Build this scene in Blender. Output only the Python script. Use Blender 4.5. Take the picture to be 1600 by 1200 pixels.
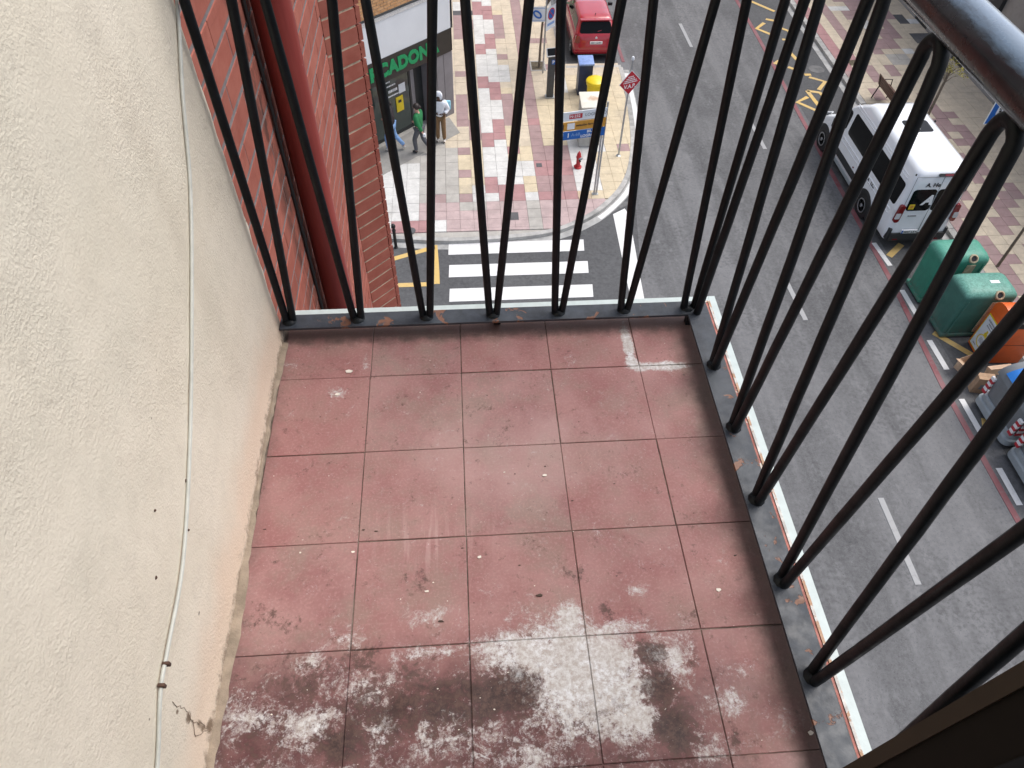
import bpy, bmesh, math, random
from mathutils import Vector, Matrix
for o in list(bpy.data.objects):
    bpy.data.objects.remove(o)
R = math.radians
rnd = random.Random(11)
sc = bpy.context.scene
COL = sc.collection
ZR, ZS = -12.2, -12.08            # road level, pavement level (balcony floor is 0)

# ------------------------------------------------------------------ camera, sky, sun
cd = bpy.data.cameras.new('camera')
cam = bpy.data.objects.new('camera', cd)
COL.objects.link(cam)
cam.location = (0.5264, -1.2979, 1.5448)
cam.rotation_euler = (0.682351230, -0.0179878274, -0.0670929186)
cd.sensor_width = 36.0
cd.lens = 1133.448 / 1600 * 36
cd.clip_start = 0.02
cd.clip_end = 1500
sc.camera = cam

w = bpy.data.worlds.new('World')
sc.world = w
w.use_nodes = True
wn = w.node_tree
for n in list(wn.nodes):
    wn.nodes.remove(n)
sky = wn.nodes.new('ShaderNodeTexSky')
sky.sky_type = 'NISHITA'
sky.sun_disc = False
SUN_EL, SUN_ROT = R(60), R(70)
sky.sun_elevation = SUN_EL
sky.sun_rotation = SUN_ROT
sky.air_density = 0.7
sky.dust_density = 3.0
sky.ozone_density = 0.6
hsv = wn.nodes.new('ShaderNodeHueSaturation')
hsv.inputs['Saturation'].default_value = 0.55     # a clouded sky: much paler than clear blue
bg = wn.nodes.new('ShaderNodeBackground')
bg.inputs['Strength'].default_value = 0.15
wo = wn.nodes.new('ShaderNodeOutputWorld')
wn.links.new(sky.outputs[0], hsv.inputs['Color'])
wn.links.new(hsv.outputs[0], bg.inputs['Color'])
wn.links.new(bg.outputs[0], wo.inputs['Surface'])
sl = bpy.data.lights.new('sun', 'SUN')
sl.energy = 0.8
sl.angle = R(35)
sl.color = (1.0, 0.97, 0.93)
so = bpy.data.objects.new('sun', sl)
COL.objects.link(so)
sd = Vector((math.sin(SUN_ROT) * math.cos(SUN_EL), math.cos(SUN_ROT) * math.cos(SUN_EL), math.sin(SUN_EL)))
so.rotation_euler = sd.to_track_quat('Z', 'Y').to_euler()
sc.view_settings.view_transform = 'Standard'
sc.view_settings.look = 'None'
sc.view_settings.gamma = 1
sc.view_settings.use_curve_mapping = False
sc.view_settings.exposure = 0.92

# ------------------------------------------------------------------ materials
class NT:
    """tiny node helper"""
    def __init__(s, name):
        s.m = bpy.data.materials.new(name)
        s.m.use_nodes = True
        s.t = s.m.node_tree
        s.b = s.t.nodes['Principled BSDF']
    def n(s, typ, **kw):
        x = s.t.nodes.new(typ)
        for k, v in kw.items():
            setattr(x, k, v)
        return x
    def put(s, sock, v):
        if hasattr(v, 'links') or isinstance(v, bpy.types.NodeSocket):
            s.t.links.new(v, sock)
        else:
            sock.default_value = v
    def pos(s):
        return s.n('ShaderNodeNewGeometry').outputs['Position']
    def objc(s):
        return s.n('ShaderNodeTexCoord').outputs['Object']
    def scl(s, vec, k):
        x = s.n('ShaderNodeVectorMath', operation='MULTIPLY')
        s.put(x.inputs[0], vec)
        x.inputs[1].default_value = k
        return x.outputs[0]
    def add(s, vec, k):
        x = s.n('ShaderNodeVectorMath', operation='ADD')
        s.put(x.inputs[0], vec); s.put(x.inputs[1], k)
        return x.outputs[0]
    def noise(s, vec, scale, detail=4, rough=.55, dist=0.0):
        x = s.n('ShaderNodeTexNoise')
        s.put(x.inputs['Vector'], vec)
        x.inputs['Scale'].default_value = scale
        x.inputs['Detail'].default_value = detail
        x.inputs['Roughness'].default_value = rough
        x.inputs['Distortion'].default_value = dist
        return x.outputs['Fac']
    def ramp(s, v, a, b, lo=0., hi=1.):
        x = s.n('ShaderNodeMapRange', interpolation_type='SMOOTHSTEP')
        s.put(x.inputs['Value'], v)
        x.inputs['From Min'].default_value = a
        x.inputs['From Max'].default_value = b
        x.inputs['To Min'].default_value = lo
        x.inputs['To Max'].default_value = hi
        return x.outputs['Result']
    def math(s, op, a, b=0.0):
        x = s.n('ShaderNodeMath', operation=op)
        s.put(x.inputs[0], a)
        s.put(x.inputs[1], b)
        return x.outputs[0]
    def mix(s, f, a, b):
        x = s.n('ShaderNodeMix', data_type='RGBA')
        s.put(x.inputs[0], f)
        s.put(x.inputs[6], a if not isinstance(a, tuple) else (*a, 1) if len(a) == 3 else a)
        s.put(x.inputs[7], b if not isinstance(b, tuple) else (*b, 1) if len(b) == 3 else b)
        return x.outputs[2]
    def rand(s):
        return s.n('ShaderNodeObjectInfo').outputs['Random']
    def bump(s, h, strength, dist=.01, normal=None):
        x = s.n('ShaderNodeBump')
        s.put(x.inputs['Height'], h)
        s.put(x.inputs['Strength'], strength)
        x.inputs['Distance'].default_value = dist
        if normal is not None:
            s.put(x.inputs['Normal'], normal)
        s.t.links.new(x.outputs[0], s.b.inputs['Normal'])
        return x.outputs[0]
    def ell(s, vec, cx, cy, rx, ry, amp, p=1.0):
        """soft elliptical bump in the XY plane"""
        v = s.add(vec, (-cx, -cy, 0))
        v = s.scl(v, (1 / rx, 1 / ry, 0))
        x = s.n('ShaderNodeVectorMath', operation='LENGTH')
        s.put(x.inputs[0], v)
        return s.ramp(x.outputs['Value'], 1.0 * p, 0.0, 0, amp)
    def fin(s, col, rough=.6, spec=.5, metal=0.0, coat=0.0):
        s.put(s.b.inputs['Base Color'], col if not isinstance(col, tuple) else (*col[:3], 1))
        s.put(s.b.inputs['Roughness'], rough)
        s.b.inputs['Specular IOR Level'].default_value = spec
        s.b.inputs['Metallic'].default_value = metal
        s.b.inputs['Coat Weight'].default_value = coat
        return s.m

def plain(name, c, rough=.55, var=.12, scale=9, bump=0.0, bscale=180, metal=0, spec=.5, coat=0, rand=0.0, local=False, dirt=0.0):
    m = NT(name)
    p = m.objc() if local else m.pos()
    f = m.noise(p, scale, 5, .6)
    f = m.ramp(f, .3, .7)
    a = tuple(x * (1 - var) for x in c)
    b = tuple(min(1, x * (1 + var)) for x in c)
    col = m.mix(f, a, b)
    if rand:
        rr = m.rand()
        col = m.mix(m.ramp(rr, 0, 1, 0, 1), m.mix(rand, col, (0, 0, 0)), m.mix(rand * .5, col, (.9, .85, .8)))
    if dirt:
        d = m.noise(p, scale * 3, 6, .7)
        col = m.mix(m.ramp(d, .5, .75, 0, dirt), col, (.08, .07, .06))
    if bump:
        m.bump(m.noise(p, bscale, 3, .6), bump, .004)
    return m.fin(col, rough, spec, metal, coat)

M = {}
def tile_material(joint=False):
    m = NT('tile_joint_mortar' if joint else 'red_cement_tile')
    P = m.pos()
    base = m.mix(m.ramp(m.noise(P, 5.5, 5, .6), .32, .7), (.245, .112, .109), (.335, .188, .176))
    base = m.mix(m.ramp(m.noise(m.add(P, (4, 1, 0)), 6.5, 7, .72), .42, .66, 0, .75), base, (.245, .180, .150))
    rr = m.rand()
    base = m.mix(m.ramp(rr, 0, 1, 0, .38), base, (.31, .125, .115))
    base = m.mix(m.ramp(m.noise(P, 160, 3, .6), .45, .75, 0, .22), base, (.55, .34, .31))
    # streaky wipe marks
    st = m.noise(m.scl(m.add(P, (0, 0, 0)), (55, 5, 1)), 1, 3, .6)
    zone = m.ell(P, .42, -.50, .22, .14, 1)
    base = m.mix(m.math('MULTIPLY', m.ramp(st, .5, .66), m.math('MULTIPLY', zone, .35)), base, (.52, .36, .34))
    pale = m.math('ADD', m.ell(P, .62, -.28, .55, .30, 1), m.math('MULTIPLY', m.math('SUBTRACT', m.noise(m.scl(m.add(P, (2, 2, 0)), (1.6, 1, 1)), 4.5, 7, .7), .5), 1.6))
    base = m.mix(m.ramp(pale, .25, 1.0, 0, .38), base, (.45, .305, .285))
    if joint:
        base = m.mix(m.ramp(m.noise(P, 13, 5, .7), .38, .62), (.075, .058, .045), (.26, .205, .165))
    # dark red zone towards the door, deep red tile with shade painted in
    wy = m.n('ShaderNodeSeparateXYZ'); m.put(wy.inputs[0], P)
    yv = m.math('ADD', wy.outputs['Y'], m.math('MULTIPLY', m.noise(P, 4, 4, .6), .16))
    damp_shade = m.ramp(yv, -.60, -.80)
    xr = m.ramp(m.math('ADD', wy.outputs['X'], m.math('MULTIPLY', m.noise(P, 6, 4, .6), .2)), 1.28, .95)
    damp_shade = m.math('MULTIPLY', damp_shade, xr)
    base = m.mix(m.math('MULTIPLY', damp_shade, .9), base, m.mix(m.ramp(m.noise(P, 22, 6, .7), .35, .7), (.072, .024, .026), (.145, .062, .060)))
    # brown dirt crust
    fine = m.noise(P, 60, 8, .78)
    mid = m.noise(m.add(P, (7, 3, 0)), 16, 8, .72, .6)
    def summ(lst):
        acc = None
        for e in lst:
            v = m.ell(P, *e)
            acc = v if acc is None else m.math('ADD', acc, v)
        return acc
    crust = summ([(.33, -.86, .15, .10, .9), (.46, -.88, .11, .09, .8), (.16, -.80, .10, .08, .55), (.245, -.93, .075, .06, 1.1), (.55, -.85, .10, .075, 1.0), (.60, -.87, .08, .06, .9),
                  (.885, -.795, .055, .04, 1.9), (.885, -.86, .06, .045, 1.8), (.905, -.945, .07, .07, 1.5), (.62, -.83, .06, .05, .9), (.69, -.805, .02, .02, 1.1), (.39, -.60, .055, .05, .62), (.735, -.61, .05, .04, .75),
                  (.80, -.70, .028, .045, .75), (.28, -.76, .05, .045, .75), (.05, -.66, .06, .05, .6), (.97, -.81, .03, .03, .55), (.12, -.69, .12, .05, .45), (.75, -.90, .1, .05, .5), (1.02, -.965, .02, .04, .8)])
    band = m.math('MULTIPLY', m.ramp(yv, -.60, -.78), m.ramp(m.math('ADD', wy.outputs['X'], m.math('MULTIPLY', m.noise(P, 9, 5, .7), .3)), 1.28, 1.02))
    crust = m.math('ADD', crust, m.math('MULTIPLY', band, .34))
    crust = m.math('SUBTRACT', crust, m.ell(P, .73, -.80, .13, .14, .75))
    cm = m.math('ADD', crust, m.math('MULTIPLY', m.math('SUBTRACT', mid, .5), 3.4))
    cm = m.math('ADD', cm, m.math('MULTIPLY', m.math('SUBTRACT', fine, .5), 4.6))
    cmask = m.ramp(cm, .34, 1.25, 0, .86)
    base = m.mix(cmask, base, m.mix(m.ramp(fine, .38, .62), (.018, .012, .011), (.085, .050, .040)))
    # white salts
    salts = summ([(.66, -.79, .19, .14, 1.5), (.80, -.83, .15, .13, 1.4), (.72, -.90, .15, .08, 1.3), (.74, -.80, .10, .10, .7), (.83, -.93, .07, .06, 1.0), (.93, -.80, .07, .09, 1.0), (.72, -.70, .06, .055, 1.15),
                  (.84, -.735, .10, .03, .85), (.88, -.655, .05, .022, .85), (.55, -.765, .12, .05, .7), (.40, -.765, .10, .025, 1.05), (.17, -.775, .07, .03, .95), (.29, -.83, .11, .09, .72), (.18, -.90, .08, .06, .75),
                  (.33, -.91, .05, .045, .9), (.06, -.88, .09, .07, .62), (.45, -.92, .12, .09, .6), (.42, -.68, .12, .05, .6), (1.03, -.90, .07, .05, .8), (1.13, -.94, .06, .05, .55), (1.07, -.84, .05, .03, .55),
                  (.09, -1.0, .1, .07, .55), (.60, -.97, .15, .06, .5), (.97, -.985, .08, .05, .62), (.24, -.72, .09, .05, .5), (.165, -.055, .055, .035, .85), (.982, .088, .026, .115, 2.3), (1.07, -.004, .12, .028, 2.3), (.98, .015, .035, .03, 1.6), (.235, .05, .02, .06, .72), (1.0, -.004, .03, .03, 1.1), (.02, .055, .07, .012, .72)])
    salts = m.math('ADD', salts, m.math('MULTIPLY', band, .40))
    sm = m.math('ADD', salts, m.math('MULTIPLY', m.math('SUBTRACT', m.noise(m.add(P, (2, 9, 0)), 21, 10, .80, .8), .5), 4.2))
    sm = m.math('ADD', sm, m.math('MULTIPLY', m.math('SUBTRACT', m.noise(P, 130, 5, .8), .5), 2.4))
    sm = m.math('SUBTRACT', sm, m.math('MULTIPLY', m.ramp(cm, .25, 1.0), .62))
    smask = m.ramp(sm, .30, 1.45, 0, .90)
    smask = m.math('MULTIPLY', smask, m.math('SUBTRACT', 1.0, m.math('MULTIPLY', cmask, .45)))
    base = m.mix(smask, base, m.mix(m.ramp(m.noise(m.add(P, (1, 4, 0)), 75, 6, .8), .38, .62), (.40, .36, .33), m.mix(m.ramp(mid, .35, .65), (.56, .55, .53), (.70, .72, .74))))
    # small white fibres and scuffs all over
    sc1 = m.noise(m.scl(P, (1, 1.8, 1)), 75, 2, .4, 3.0)
    base = m.mix(m.ramp(sc1, .735, .78, 0, .5), base, (.7, .64, .6))
    dk = m.noise(m.add(P, (3, 3, 0)), 48, 3, .5, 1.5)
    base = m.mix(m.ramp(dk, .73, .80, 0, .7), base, (.10, .06, .05))
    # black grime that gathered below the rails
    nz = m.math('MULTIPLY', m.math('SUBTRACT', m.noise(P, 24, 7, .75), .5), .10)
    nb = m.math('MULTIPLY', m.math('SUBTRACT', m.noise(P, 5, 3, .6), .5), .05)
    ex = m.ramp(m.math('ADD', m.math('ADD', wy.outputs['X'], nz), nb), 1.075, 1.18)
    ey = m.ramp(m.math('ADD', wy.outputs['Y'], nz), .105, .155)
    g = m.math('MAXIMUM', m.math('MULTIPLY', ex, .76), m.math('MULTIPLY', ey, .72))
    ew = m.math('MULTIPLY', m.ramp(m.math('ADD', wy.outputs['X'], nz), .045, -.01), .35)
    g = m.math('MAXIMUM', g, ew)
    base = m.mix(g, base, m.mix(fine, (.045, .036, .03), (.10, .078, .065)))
    m.bump(m.math('ADD', m.math('MULTIPLY', m.noise(P, 90, 5, .7), .6), m.math('MULTIPLY', smask, .5)), .18, .004)
    return m.fin(base, m.ramp(m.noise(P, 12, 4, .6), .3, .7, .55, .78), .35)
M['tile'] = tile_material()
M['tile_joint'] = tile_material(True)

def stn0(m, sp):
    c = m.n('ShaderNodeCombineXYZ')
    m.put(c.inputs[0], sp.outputs['Y']); m.put(c.inputs[1], sp.outputs['Z'])
    return c.outputs[0]

def plaster_material():
    m = NT('rough_plaster')
    P = m.pos()
    sp = m.n('ShaderNodeSeparateXYZ'); m.put(sp.inputs[0], P)
    big = m.noise(P, 2.2, 4, .6)
    col = m.mix(m.ramp(big, .3, .7), (.66, .605, .49), (.73, .675, .56))
    col = m.mix(m.ramp(m.noise(P, 28, 6, .7), .45, .75, 0, .25), col, (.48, .43, .36))
    vb = m.ell(stn0(m, sp), -.18, .62, .07, .9, 1)
    col = m.mix(m.math('MULTIPLY', vb, m.ramp(m.noise(P, 9, 5, .7), .35, .65, .1, .30)), col, (.42, .37, .29))
    col = m.mix(m.ramp(m.noise(m.add(P, (3, 1, 7)), 1.1, 5, .65), .48, .68, 0, .30), col, (.50, .49, .40))
    # newer, more orange patch of render close to the floor
    zz = m.math('ADD', sp.outputs['Z'], m.math('MULTIPLY', m.math('SUBTRACT', m.noise(P, 7, 4, .6), .5), .16))
    col = m.mix(m.ramp(zz, .20, .05, 0, .62), col, (.66, .50, .37))
    # black mould spots along the foot
    zf = m.math('ADD', sp.outputs['Z'], m.math('MULTIPLY', m.math('SUBTRACT', m.noise(P, 40, 6, .75), .5), .10))
    col = m.mix(m.ramp(zf, .028, .0, 0, .75), col, (.17, .125, .09))
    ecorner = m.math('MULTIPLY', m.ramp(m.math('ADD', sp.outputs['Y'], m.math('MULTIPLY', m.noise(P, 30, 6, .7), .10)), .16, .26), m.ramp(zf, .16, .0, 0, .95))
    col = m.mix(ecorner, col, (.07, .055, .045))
    # specks
    spk = m.noise(P, 42, 1, .3)
    col = m.mix(m.ramp(spk, .83, .86, 0, .8), col, (.12, .09, .07))
    stn = m.n('ShaderNodeCombineXYZ')
    m.put(stn.inputs[0], sp.outputs['Y']); m.put(stn.inputs[1], sp.outputs['Z'])
    YZ = stn.outputs[0]
    acc = None
    for e in [(-.90, .13, .022, .028, 1.0), (-.897, .06, .02, .05, .9), (-.885, .02, .03, .03, 1.0), (-.906, .19, .012, .02, .8)]:
        v = m.ell(YZ, *e)
        acc = v if acc is None else m.math('ADD', acc, v)
    am = m.math('ADD', acc, m.math('MULTIPLY', m.math('SUBTRACT', m.noise(P, 70, 7, .75), .5), 1.5))
    col = m.mix(m.ramp(am, .45, .9, 0, .85), col, (.13, .085, .05))
    h = m.math('ADD', m.math('MULTIPLY', m.noise(P, 200, 4, .6), 1.3), m.math('MULTIPLY', m.noise(P, 85, 3, .5), .8))
    h = m.math('ADD', h, m.math('MULTIPLY', m.noise(P, 7, 4, .6), 2.0))
    m.bump(h, m.ramp(m.noise(m.add(P, (0, 6, 2)), 3.5, 4, .6), .35, .65, .28, .62), .0036)
    return m.fin(col, .9, .2)
M['plaster'] = plaster_material()

def asphalt(name, c0, c1, tracks):
    m = NT(name)
    P = m.pos()
    f = m.noise(P, .45, 6, .62)
    col = m.mix(m.ramp(f, .32, .68), c0, c1)
    if tracks:
        s = m.noise(m.scl(P, (1.25, .05, 1)), 1, 4, .6)
        col = m.mix(m.ramp(s, .38, .64, 0, .8), col, tuple(x * 1.42 for x in c1))
        s2 = m.noise(m.scl(m.add(P, (31, 5, 0)), (1.0, .12, 1)), 1.2, 4, .65)
        col = m.mix(m.ramp(s2, .56, .72, 0, .55), col, tuple(x * .55 for x in c0))
        b = m.noise(m.scl(P, (1, .55, 1)), 2.2, 8, .72, .4)
        col = m.mix(m.ramp(b, .53, .66, 0, .42), col, tuple(min(1, x * 1.75) for x in c1))
    else:
        b = m.noise(P, 1.6, 7, .7)
        col = m.mix(m.ramp(b, .55, .75, 0, .5), col, tuple(x * .55 for x in c0))
    sp1 = m.noise(P, 13, 7, .78)
    zn = m.ramp(m.noise(m.add(P, (3, 8, 0)), .55, 4, .6), .38, .62)
    col = m.mix(m.math('MULTIPLY', m.ramp(sp1,   .47, .58, 0, .6), m.ramp(zn, 0, 1, .3, 1)), col, tuple(x * .50 for x in c0))
    col = m.mix(m.math('MULTIPLY', m.ramp(sp1, .44, .38, 0, .5), m.ramp(zn, 0, 1, 1, .2)), col, tuple(x * 1.6 for x in c1))
    g = m.noise(P, 26, 4, .75)
    col = m.mix(m.ramp(g, .35, .75, 0, .42), col, tuple(x * 1.9 for x in c1))
    col = m.mix(m.ramp(m.noise(m.add(P, (5, 5, 5)), 33, 3, .7), .55, .75, 0, .6), col, tuple(x * .45 for x in c0))
    m.bump(m.noise(P, 60, 4, .7), .5, .01)
    return m.fin(col, .82, .3)
M['asphalt'] = asphalt('worn_grey_asphalt', (.080, .081, .084), (.124, .125, .128), True)
M['asphalt_dark'] = asphalt('dark_asphalt', (.066, .067, .070), (.095, .097, .10), False)

def paint(name, c, wear=.35):
    m = NT(name)
    P = m.pos()
    f = m.noise(P, 9, 7, .75)
    col = m.mix(m.ramp(f, .5, .78, 0, wear), c, (.16, .16, .16))
    col = m.mix(m.ramp(m.noise(P, 1.3, 3), .3, .7, 0, .18), col, (.35, .34, .33))
    m.bump(m.noise(P, 60, 3), .2, .005)
    return m.fin(col, .6, .4)
M['white_paint'] = paint('white_road_paint', (.72, .72, .71), .35)
M['old_white'] = paint('worn_white_road_paint', (.31, .315, .32), .8)
M['yellow_paint'] = paint('yellow_road_paint', (.62, .42, .13), .75)
M['red_paint'] = paint('red_road_paint', (.20, .055, .065), .85)

def paver(name, c, joints=True):
    m = NT(name)
    P = m.pos()
    f = m.noise(P, 3.5, 6, .7)
    col = m.mix(m.ramp(f, .3, .72), tuple(x * .86 for x in c), tuple(min(1, x * 1.10) for x in c))
    col = m.mix(m.ramp(m.rand(), 0, 1, 0, .14), col, tuple(x * .62 for x in c))
    d = m.noise(m.add(P, (9, 2, 0)), .8, 6, .7)
    col = m.mix(m.ramp(d, .5, .76, 0, .38), col, (.26, .235, .21))
    col = m.mix(m.ramp(m.noise(P, 22, 4, .7), .52, .8, 0, .5), col, (.22, .19, .17))
    # the groove halves of each slab, a fine relief
    wv = m.n('ShaderNodeTexWave', wave_type='BANDS', bands_direction='Y')
    m.put(wv.inputs['Vector'], P)
    wv.inputs['Scale'].default_value = 1.515 * 2.0 * math.pi / 6.2832 * 1.0
    m.bump(m.math('ADD', m.noise(P, 40, 4, .6), 0.0), .35, .006)
    return m.fin(col, .8, .3)
PAV = dict(W=(.62, .615, .59), P=(.40, .225, .225), M=(.355, .245, .24), B=(.58, .50, .385), Y=(.60, .51, .36), G=(.43, .41, .375), L=(.47, .36, .35), D=(.10, .10, .105), K=(.30, .29, .27), T=(.56, .44, .31))
for k, c in PAV.items():
    M['pav' + k] = paver('paving_' + dict(W='white', P='pink', M='mauve', B='beige', Y='cream', G='grey', L='pale_pink', D='dark', K='stone', T='tan')[k], c)

def brick_material(name, c, c2):
    m = NT(name)
    P = m.pos()
    col = m.mix(m.ramp(m.noise(P, 11, 5, .65), .3, .7), c, c2)
    col = m.mix(m.ramp(m.rand(), 0, 1, 0, .38), col, tuple(x * .68 for x in c))
    st = m.noise(m.scl(P, (9, 9, 160)), 1, 3, .6)
    col = m.mix(m.ramp(st, .5, .75, 0, .28), col, tuple(x * .6 for x in c))
    sp = m.noise(P, 65, 4, .7)
    col = m.mix(m.ramp(sp, .66, .75, 0, .5), col, (.45, .30, .24))
    if name == 'red_brick':
        dy = m.ell(m.scl(m.add(m.scl(P, (0, 1, .16)), (0, 0, 0)), (0, 1, 0)), 0, .70, 1, .12, 1)
        dn = m.noise(m.scl(P, (1, 5, 2.2)), 3.2, 6, .7)
        col = m.mix(m.math('MULTIPLY', dy, m.ramp(dn, .38, .6, 0, .85)), col, (.05, .028, .022))  # dark stain bands beside the pipe, with its contact shade painted in
    m.bump(m.noise(m.scl(P, (30, 30, 220)), 1, 3, .6), .25, .003)
    return m.fin(col, .78, .3)
M['brick'] = brick_material('red_brick', (.29, .083, .058), (.36, .122, .088))
M['tan_brick'] = brick_material('tan_brick', (.50, .26, .11), (.60, .36, .19))

def chipped(name, c, rust, amount, grey=None, gl=.42):
    m = NT(name)
    P = m.pos()
    col = m.mix(m.ramp(m.noise(P, 30, 5, .7), .35, .7), tuple(x * .7 for x in c), tuple(x * 1.25 for x in c))
    if grey:
        col = m.mix(m.ramp(m.noise(m.add(P, (1, 2, 3)), 9, 5, .7), .42, .62, 0, .85), col, grey)
        col = m.mix(m.ramp(m.noise(P, 85, 4, .7), .58, .68, 0, .7), col, (.035, .04, .05))
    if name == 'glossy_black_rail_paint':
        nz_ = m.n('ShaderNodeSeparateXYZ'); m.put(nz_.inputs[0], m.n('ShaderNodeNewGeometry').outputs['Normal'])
        sky_sheen = m.math('ADD', nz_.outputs['Z'], m.math('MULTIPLY', m.math('SUBTRACT', m.noise(m.scl(P, (60, 14, 60)), 1, 6, .7), .5), .9))
        col = m.mix(m.ramp(sky_sheen, .50, .95, 0, .85), col, (.13, .20, .29))  # pale sky reflection painted in chalky streaks on the rail's upper side
    r = m.noise(m.add(P, (3.3, 1.1, 0)), 13, 5, .62, .5)
    rm = m.ramp(r, 1 - amount, 1 - amount + .03)
    spec_ = .22 if name == 'black_metal_paint' else .5
    col = m.mix(rm, col, m.mix(m.noise(P, 120, 4), tuple(x * .55 for x in rust), tuple(x * 1.3 for x in rust)))
    h = m.math('SUBTRACT', m.math('MULTIPLY', m.noise(P, 70, 5, .65), .5), m.math('MULTIPLY', rm, .8))
    m.bump(h, .4, .003)
    return m.fin(col, m.ramp(m.noise(P, 20, 4), .3, .7, gl - .08, gl + .16), spec_)
M['rail_flat'] = chipped('chipped_dark_blue_paint', (.026, .033, .044), (.17, .075, .042), .405, (.040, .048, .058), .48)
M['bar'] = chipped('black_metal_paint', (.0065, .009, .0115), (.06, .03, .02), .16, None, .40)
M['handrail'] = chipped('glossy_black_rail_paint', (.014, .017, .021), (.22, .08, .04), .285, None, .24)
for k_ in ('handrail',):
    b_ = M[k_].node_tree.nodes['Principled BSDF']
    b_.inputs['Specular IOR Level'].default_value = .6
    b_.inputs['Coat Weight'].default_value = .8
    b_.inputs['Coat IOR'].default_value = 1.45
    b_.inputs['Coat Roughness'].default_value = .12
M['edge_white'] = plain('white_drip_edge', (.47, .54, .53), .5, .06, 30, .15, 120)
M['edge_white_rough'] = chipped('flaking_white_paint', (.56, .54, .50), (.45, .28, .18), .50, None, .75)
M['edge_red'] = chipped('painted_red_edge', (.40, .15, .12), (.62, .55, .48), .42, None, .7)
M['mortar'] = plain('grey_mortar', (.27, .215, .16), .95, .25, 20, .5, 120)
M['grout'] = plain('tile_bed', (.17, .14, .11), .95, .75, 14, .4, 120)
M['mortar_dark'] = plain('dark_mortar', (.17, .15, .15), .95, .2, 20, .4, 120)
M['mortar_cream'] = plain('cream_mortar', (.40, .33, .24), .95, .3, 25, .5, 120)
M['concrete'] = plain('concrete', (.40, .39, .37), .9, .15, 3, .3, 60, dirt=.2)
M['kerb'] = plain('grey_kerb_stone', (.37, .365, .35), .85, .2, 4, .3, 80, rand=.18, dirt=.3)
M['kerb_dark'] = plain('dark_gutter', (.13, .13, .13), .9, .25, 4, .3, 60)
M['gutter'] = plain('pale_gutter', (.36, .36, .35), .9, .2, 3, .3, 60, dirt=.3)
def stain_pipe():
    m = NT('red_pipe_paint')
    P = m.pos()
    col = m.mix(m.ramp(m.noise(m.scl(P, (14, 14, 1.2)), 1, 5, .65), .3, .72), (.185, .026, .022), (.29, .055, .045))
    col = m.mix(m.ramp(m.noise(P, 48, 5, .7), .70, .76, 0, .55), col, (.5, .36, .3))
    m.bump(m.noise(m.scl(P, (20, 20, 3)), 1, 3), .2, .003)
    return m.fin(col, .42, .4)
M['pipe'] = stain_pipe()
M['black'] = plain('black_plastic', (.012, .012, .013), .5, .2, 20)
M['rubber'] = plain('tyre_rubber', (.018, .018, .018), .8, .2, 30)
M['dark_metal'] = plain('dark_grey_metal', (.05, .055, .06), .5, .15, 12, spec=.5)
M['galv'] = plain('galvanised_steel', (.42, .44, .45), .42, .15, 12, metal=.7)
M['white_body'] = plain('white_vehicle_paint', (.82, .85, .88), .22, .03, 2, coat=.6)
M['red_body'] = plain('red_vehicle_paint', (.38, .010, .022), .25, .06, 2, coat=.8)
M['glass_dark'] = plain('dark_glass', (.004, .005, .006), .08, .05, 2, spec=.14)
M['rim'] = plain('silver_rim', (.48, .49, .50), .35, .08, 8, metal=.8)
M['clad'] = plain('black_cladding', (.025, .026, .028), .6, .1, 8)
M['lamp_red'] = plain('red_lamp_glass', (.17, .003, .008), .15, .1, 8, coat=.5)
M['lamp_clear'] = plain('clear_lamp_glass', (.55, .56, .58), .12, .05, 8, coat=.5)
M['white_print'] = plain('white_print', (.78, .79, .80), .5, .03, 8)
M['black_print'] = plain('black_print', (.02, .02, .022), .6, .05, 8)
M['grey_print'] = plain('grey_print', (.20, .21, .22), .6, .05, 8)
M['red_print'] = plain('red_print', (.47, .022, .035), .45, .06, 8)
M['blue_print'] = plain('blue_print', (.010, .115, .42), .45, .06, 8)
M['pale_blue_print'] = plain('pale_blue_print', (.20, .33, .60), .5, .06, 8)
M['orange_print'] = plain('orange_print', (.56, .27, .035), .5, .06, 8)
M['yellow_print'] = plain('yellow_print', (.66, .50, .02), .45, .05, 8)
M['sign_white'] = plain('white_sign_face', (.70, .73, .76), .4, .04, 4)
def green_bin(name, c, fade):
    m = NT(name)
    P = m.objc()
    sp = m.n('ShaderNodeSeparateXYZ'); m.put(sp.inputs[0], m.n('ShaderNodeNewGeometry').outputs['Normal'])
    col = m.mix(m.ramp(m.noise(P, 3, 5, .65), .3, .7), tuple(x * .85 for x in c), tuple(x * 1.12 for x in c))
    # years of sun bleached the top of the shell in mottled swirls
    mot = m.noise(P, 12, 6, .72, 1.6)
    top = m.math('MULTIPLY', m.ramp(m.noise(m.add(P, (0, 0, 0)), 40, 3), .2, .8, .7, 1), m.ramp(mot, .3, .72, .25, 1))
    spz = m.n('ShaderNodeSeparateXYZ'); m.put(spz.inputs[0], P)
    top = m.math('MULTIPLY', top, m.ramp(spz.outputs['Z'], 1.36, 1.5))
    col = m.mix(m.math('MULTIPLY', top, fade), col, (.22, .52, .42))
    col = m.mix(m.ramp(m.noise(P, 9, 6, .75), .62, .8, 0, .35), col, (.22, .25, .22))
    sc_ = m.noise(m.scl(P, (3, 3, 40)), 3, 5, .7)
    col = m.mix(m.ramp(sc_, .62, .74, 0, .30), col, (.30, .36, .33))
    col = m.mix(m.math('MULTIPLY', m.ramp(spz.outputs['Z'], .5, .1), m.ramp(m.noise(P, 7, 5, .7), .35, .6, 0, .55)), col, (.12, .115, .095))
    m.bump(m.noise(P, 35, 3), .15, .01)
    return m.fin(col, .5, .4)
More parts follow.
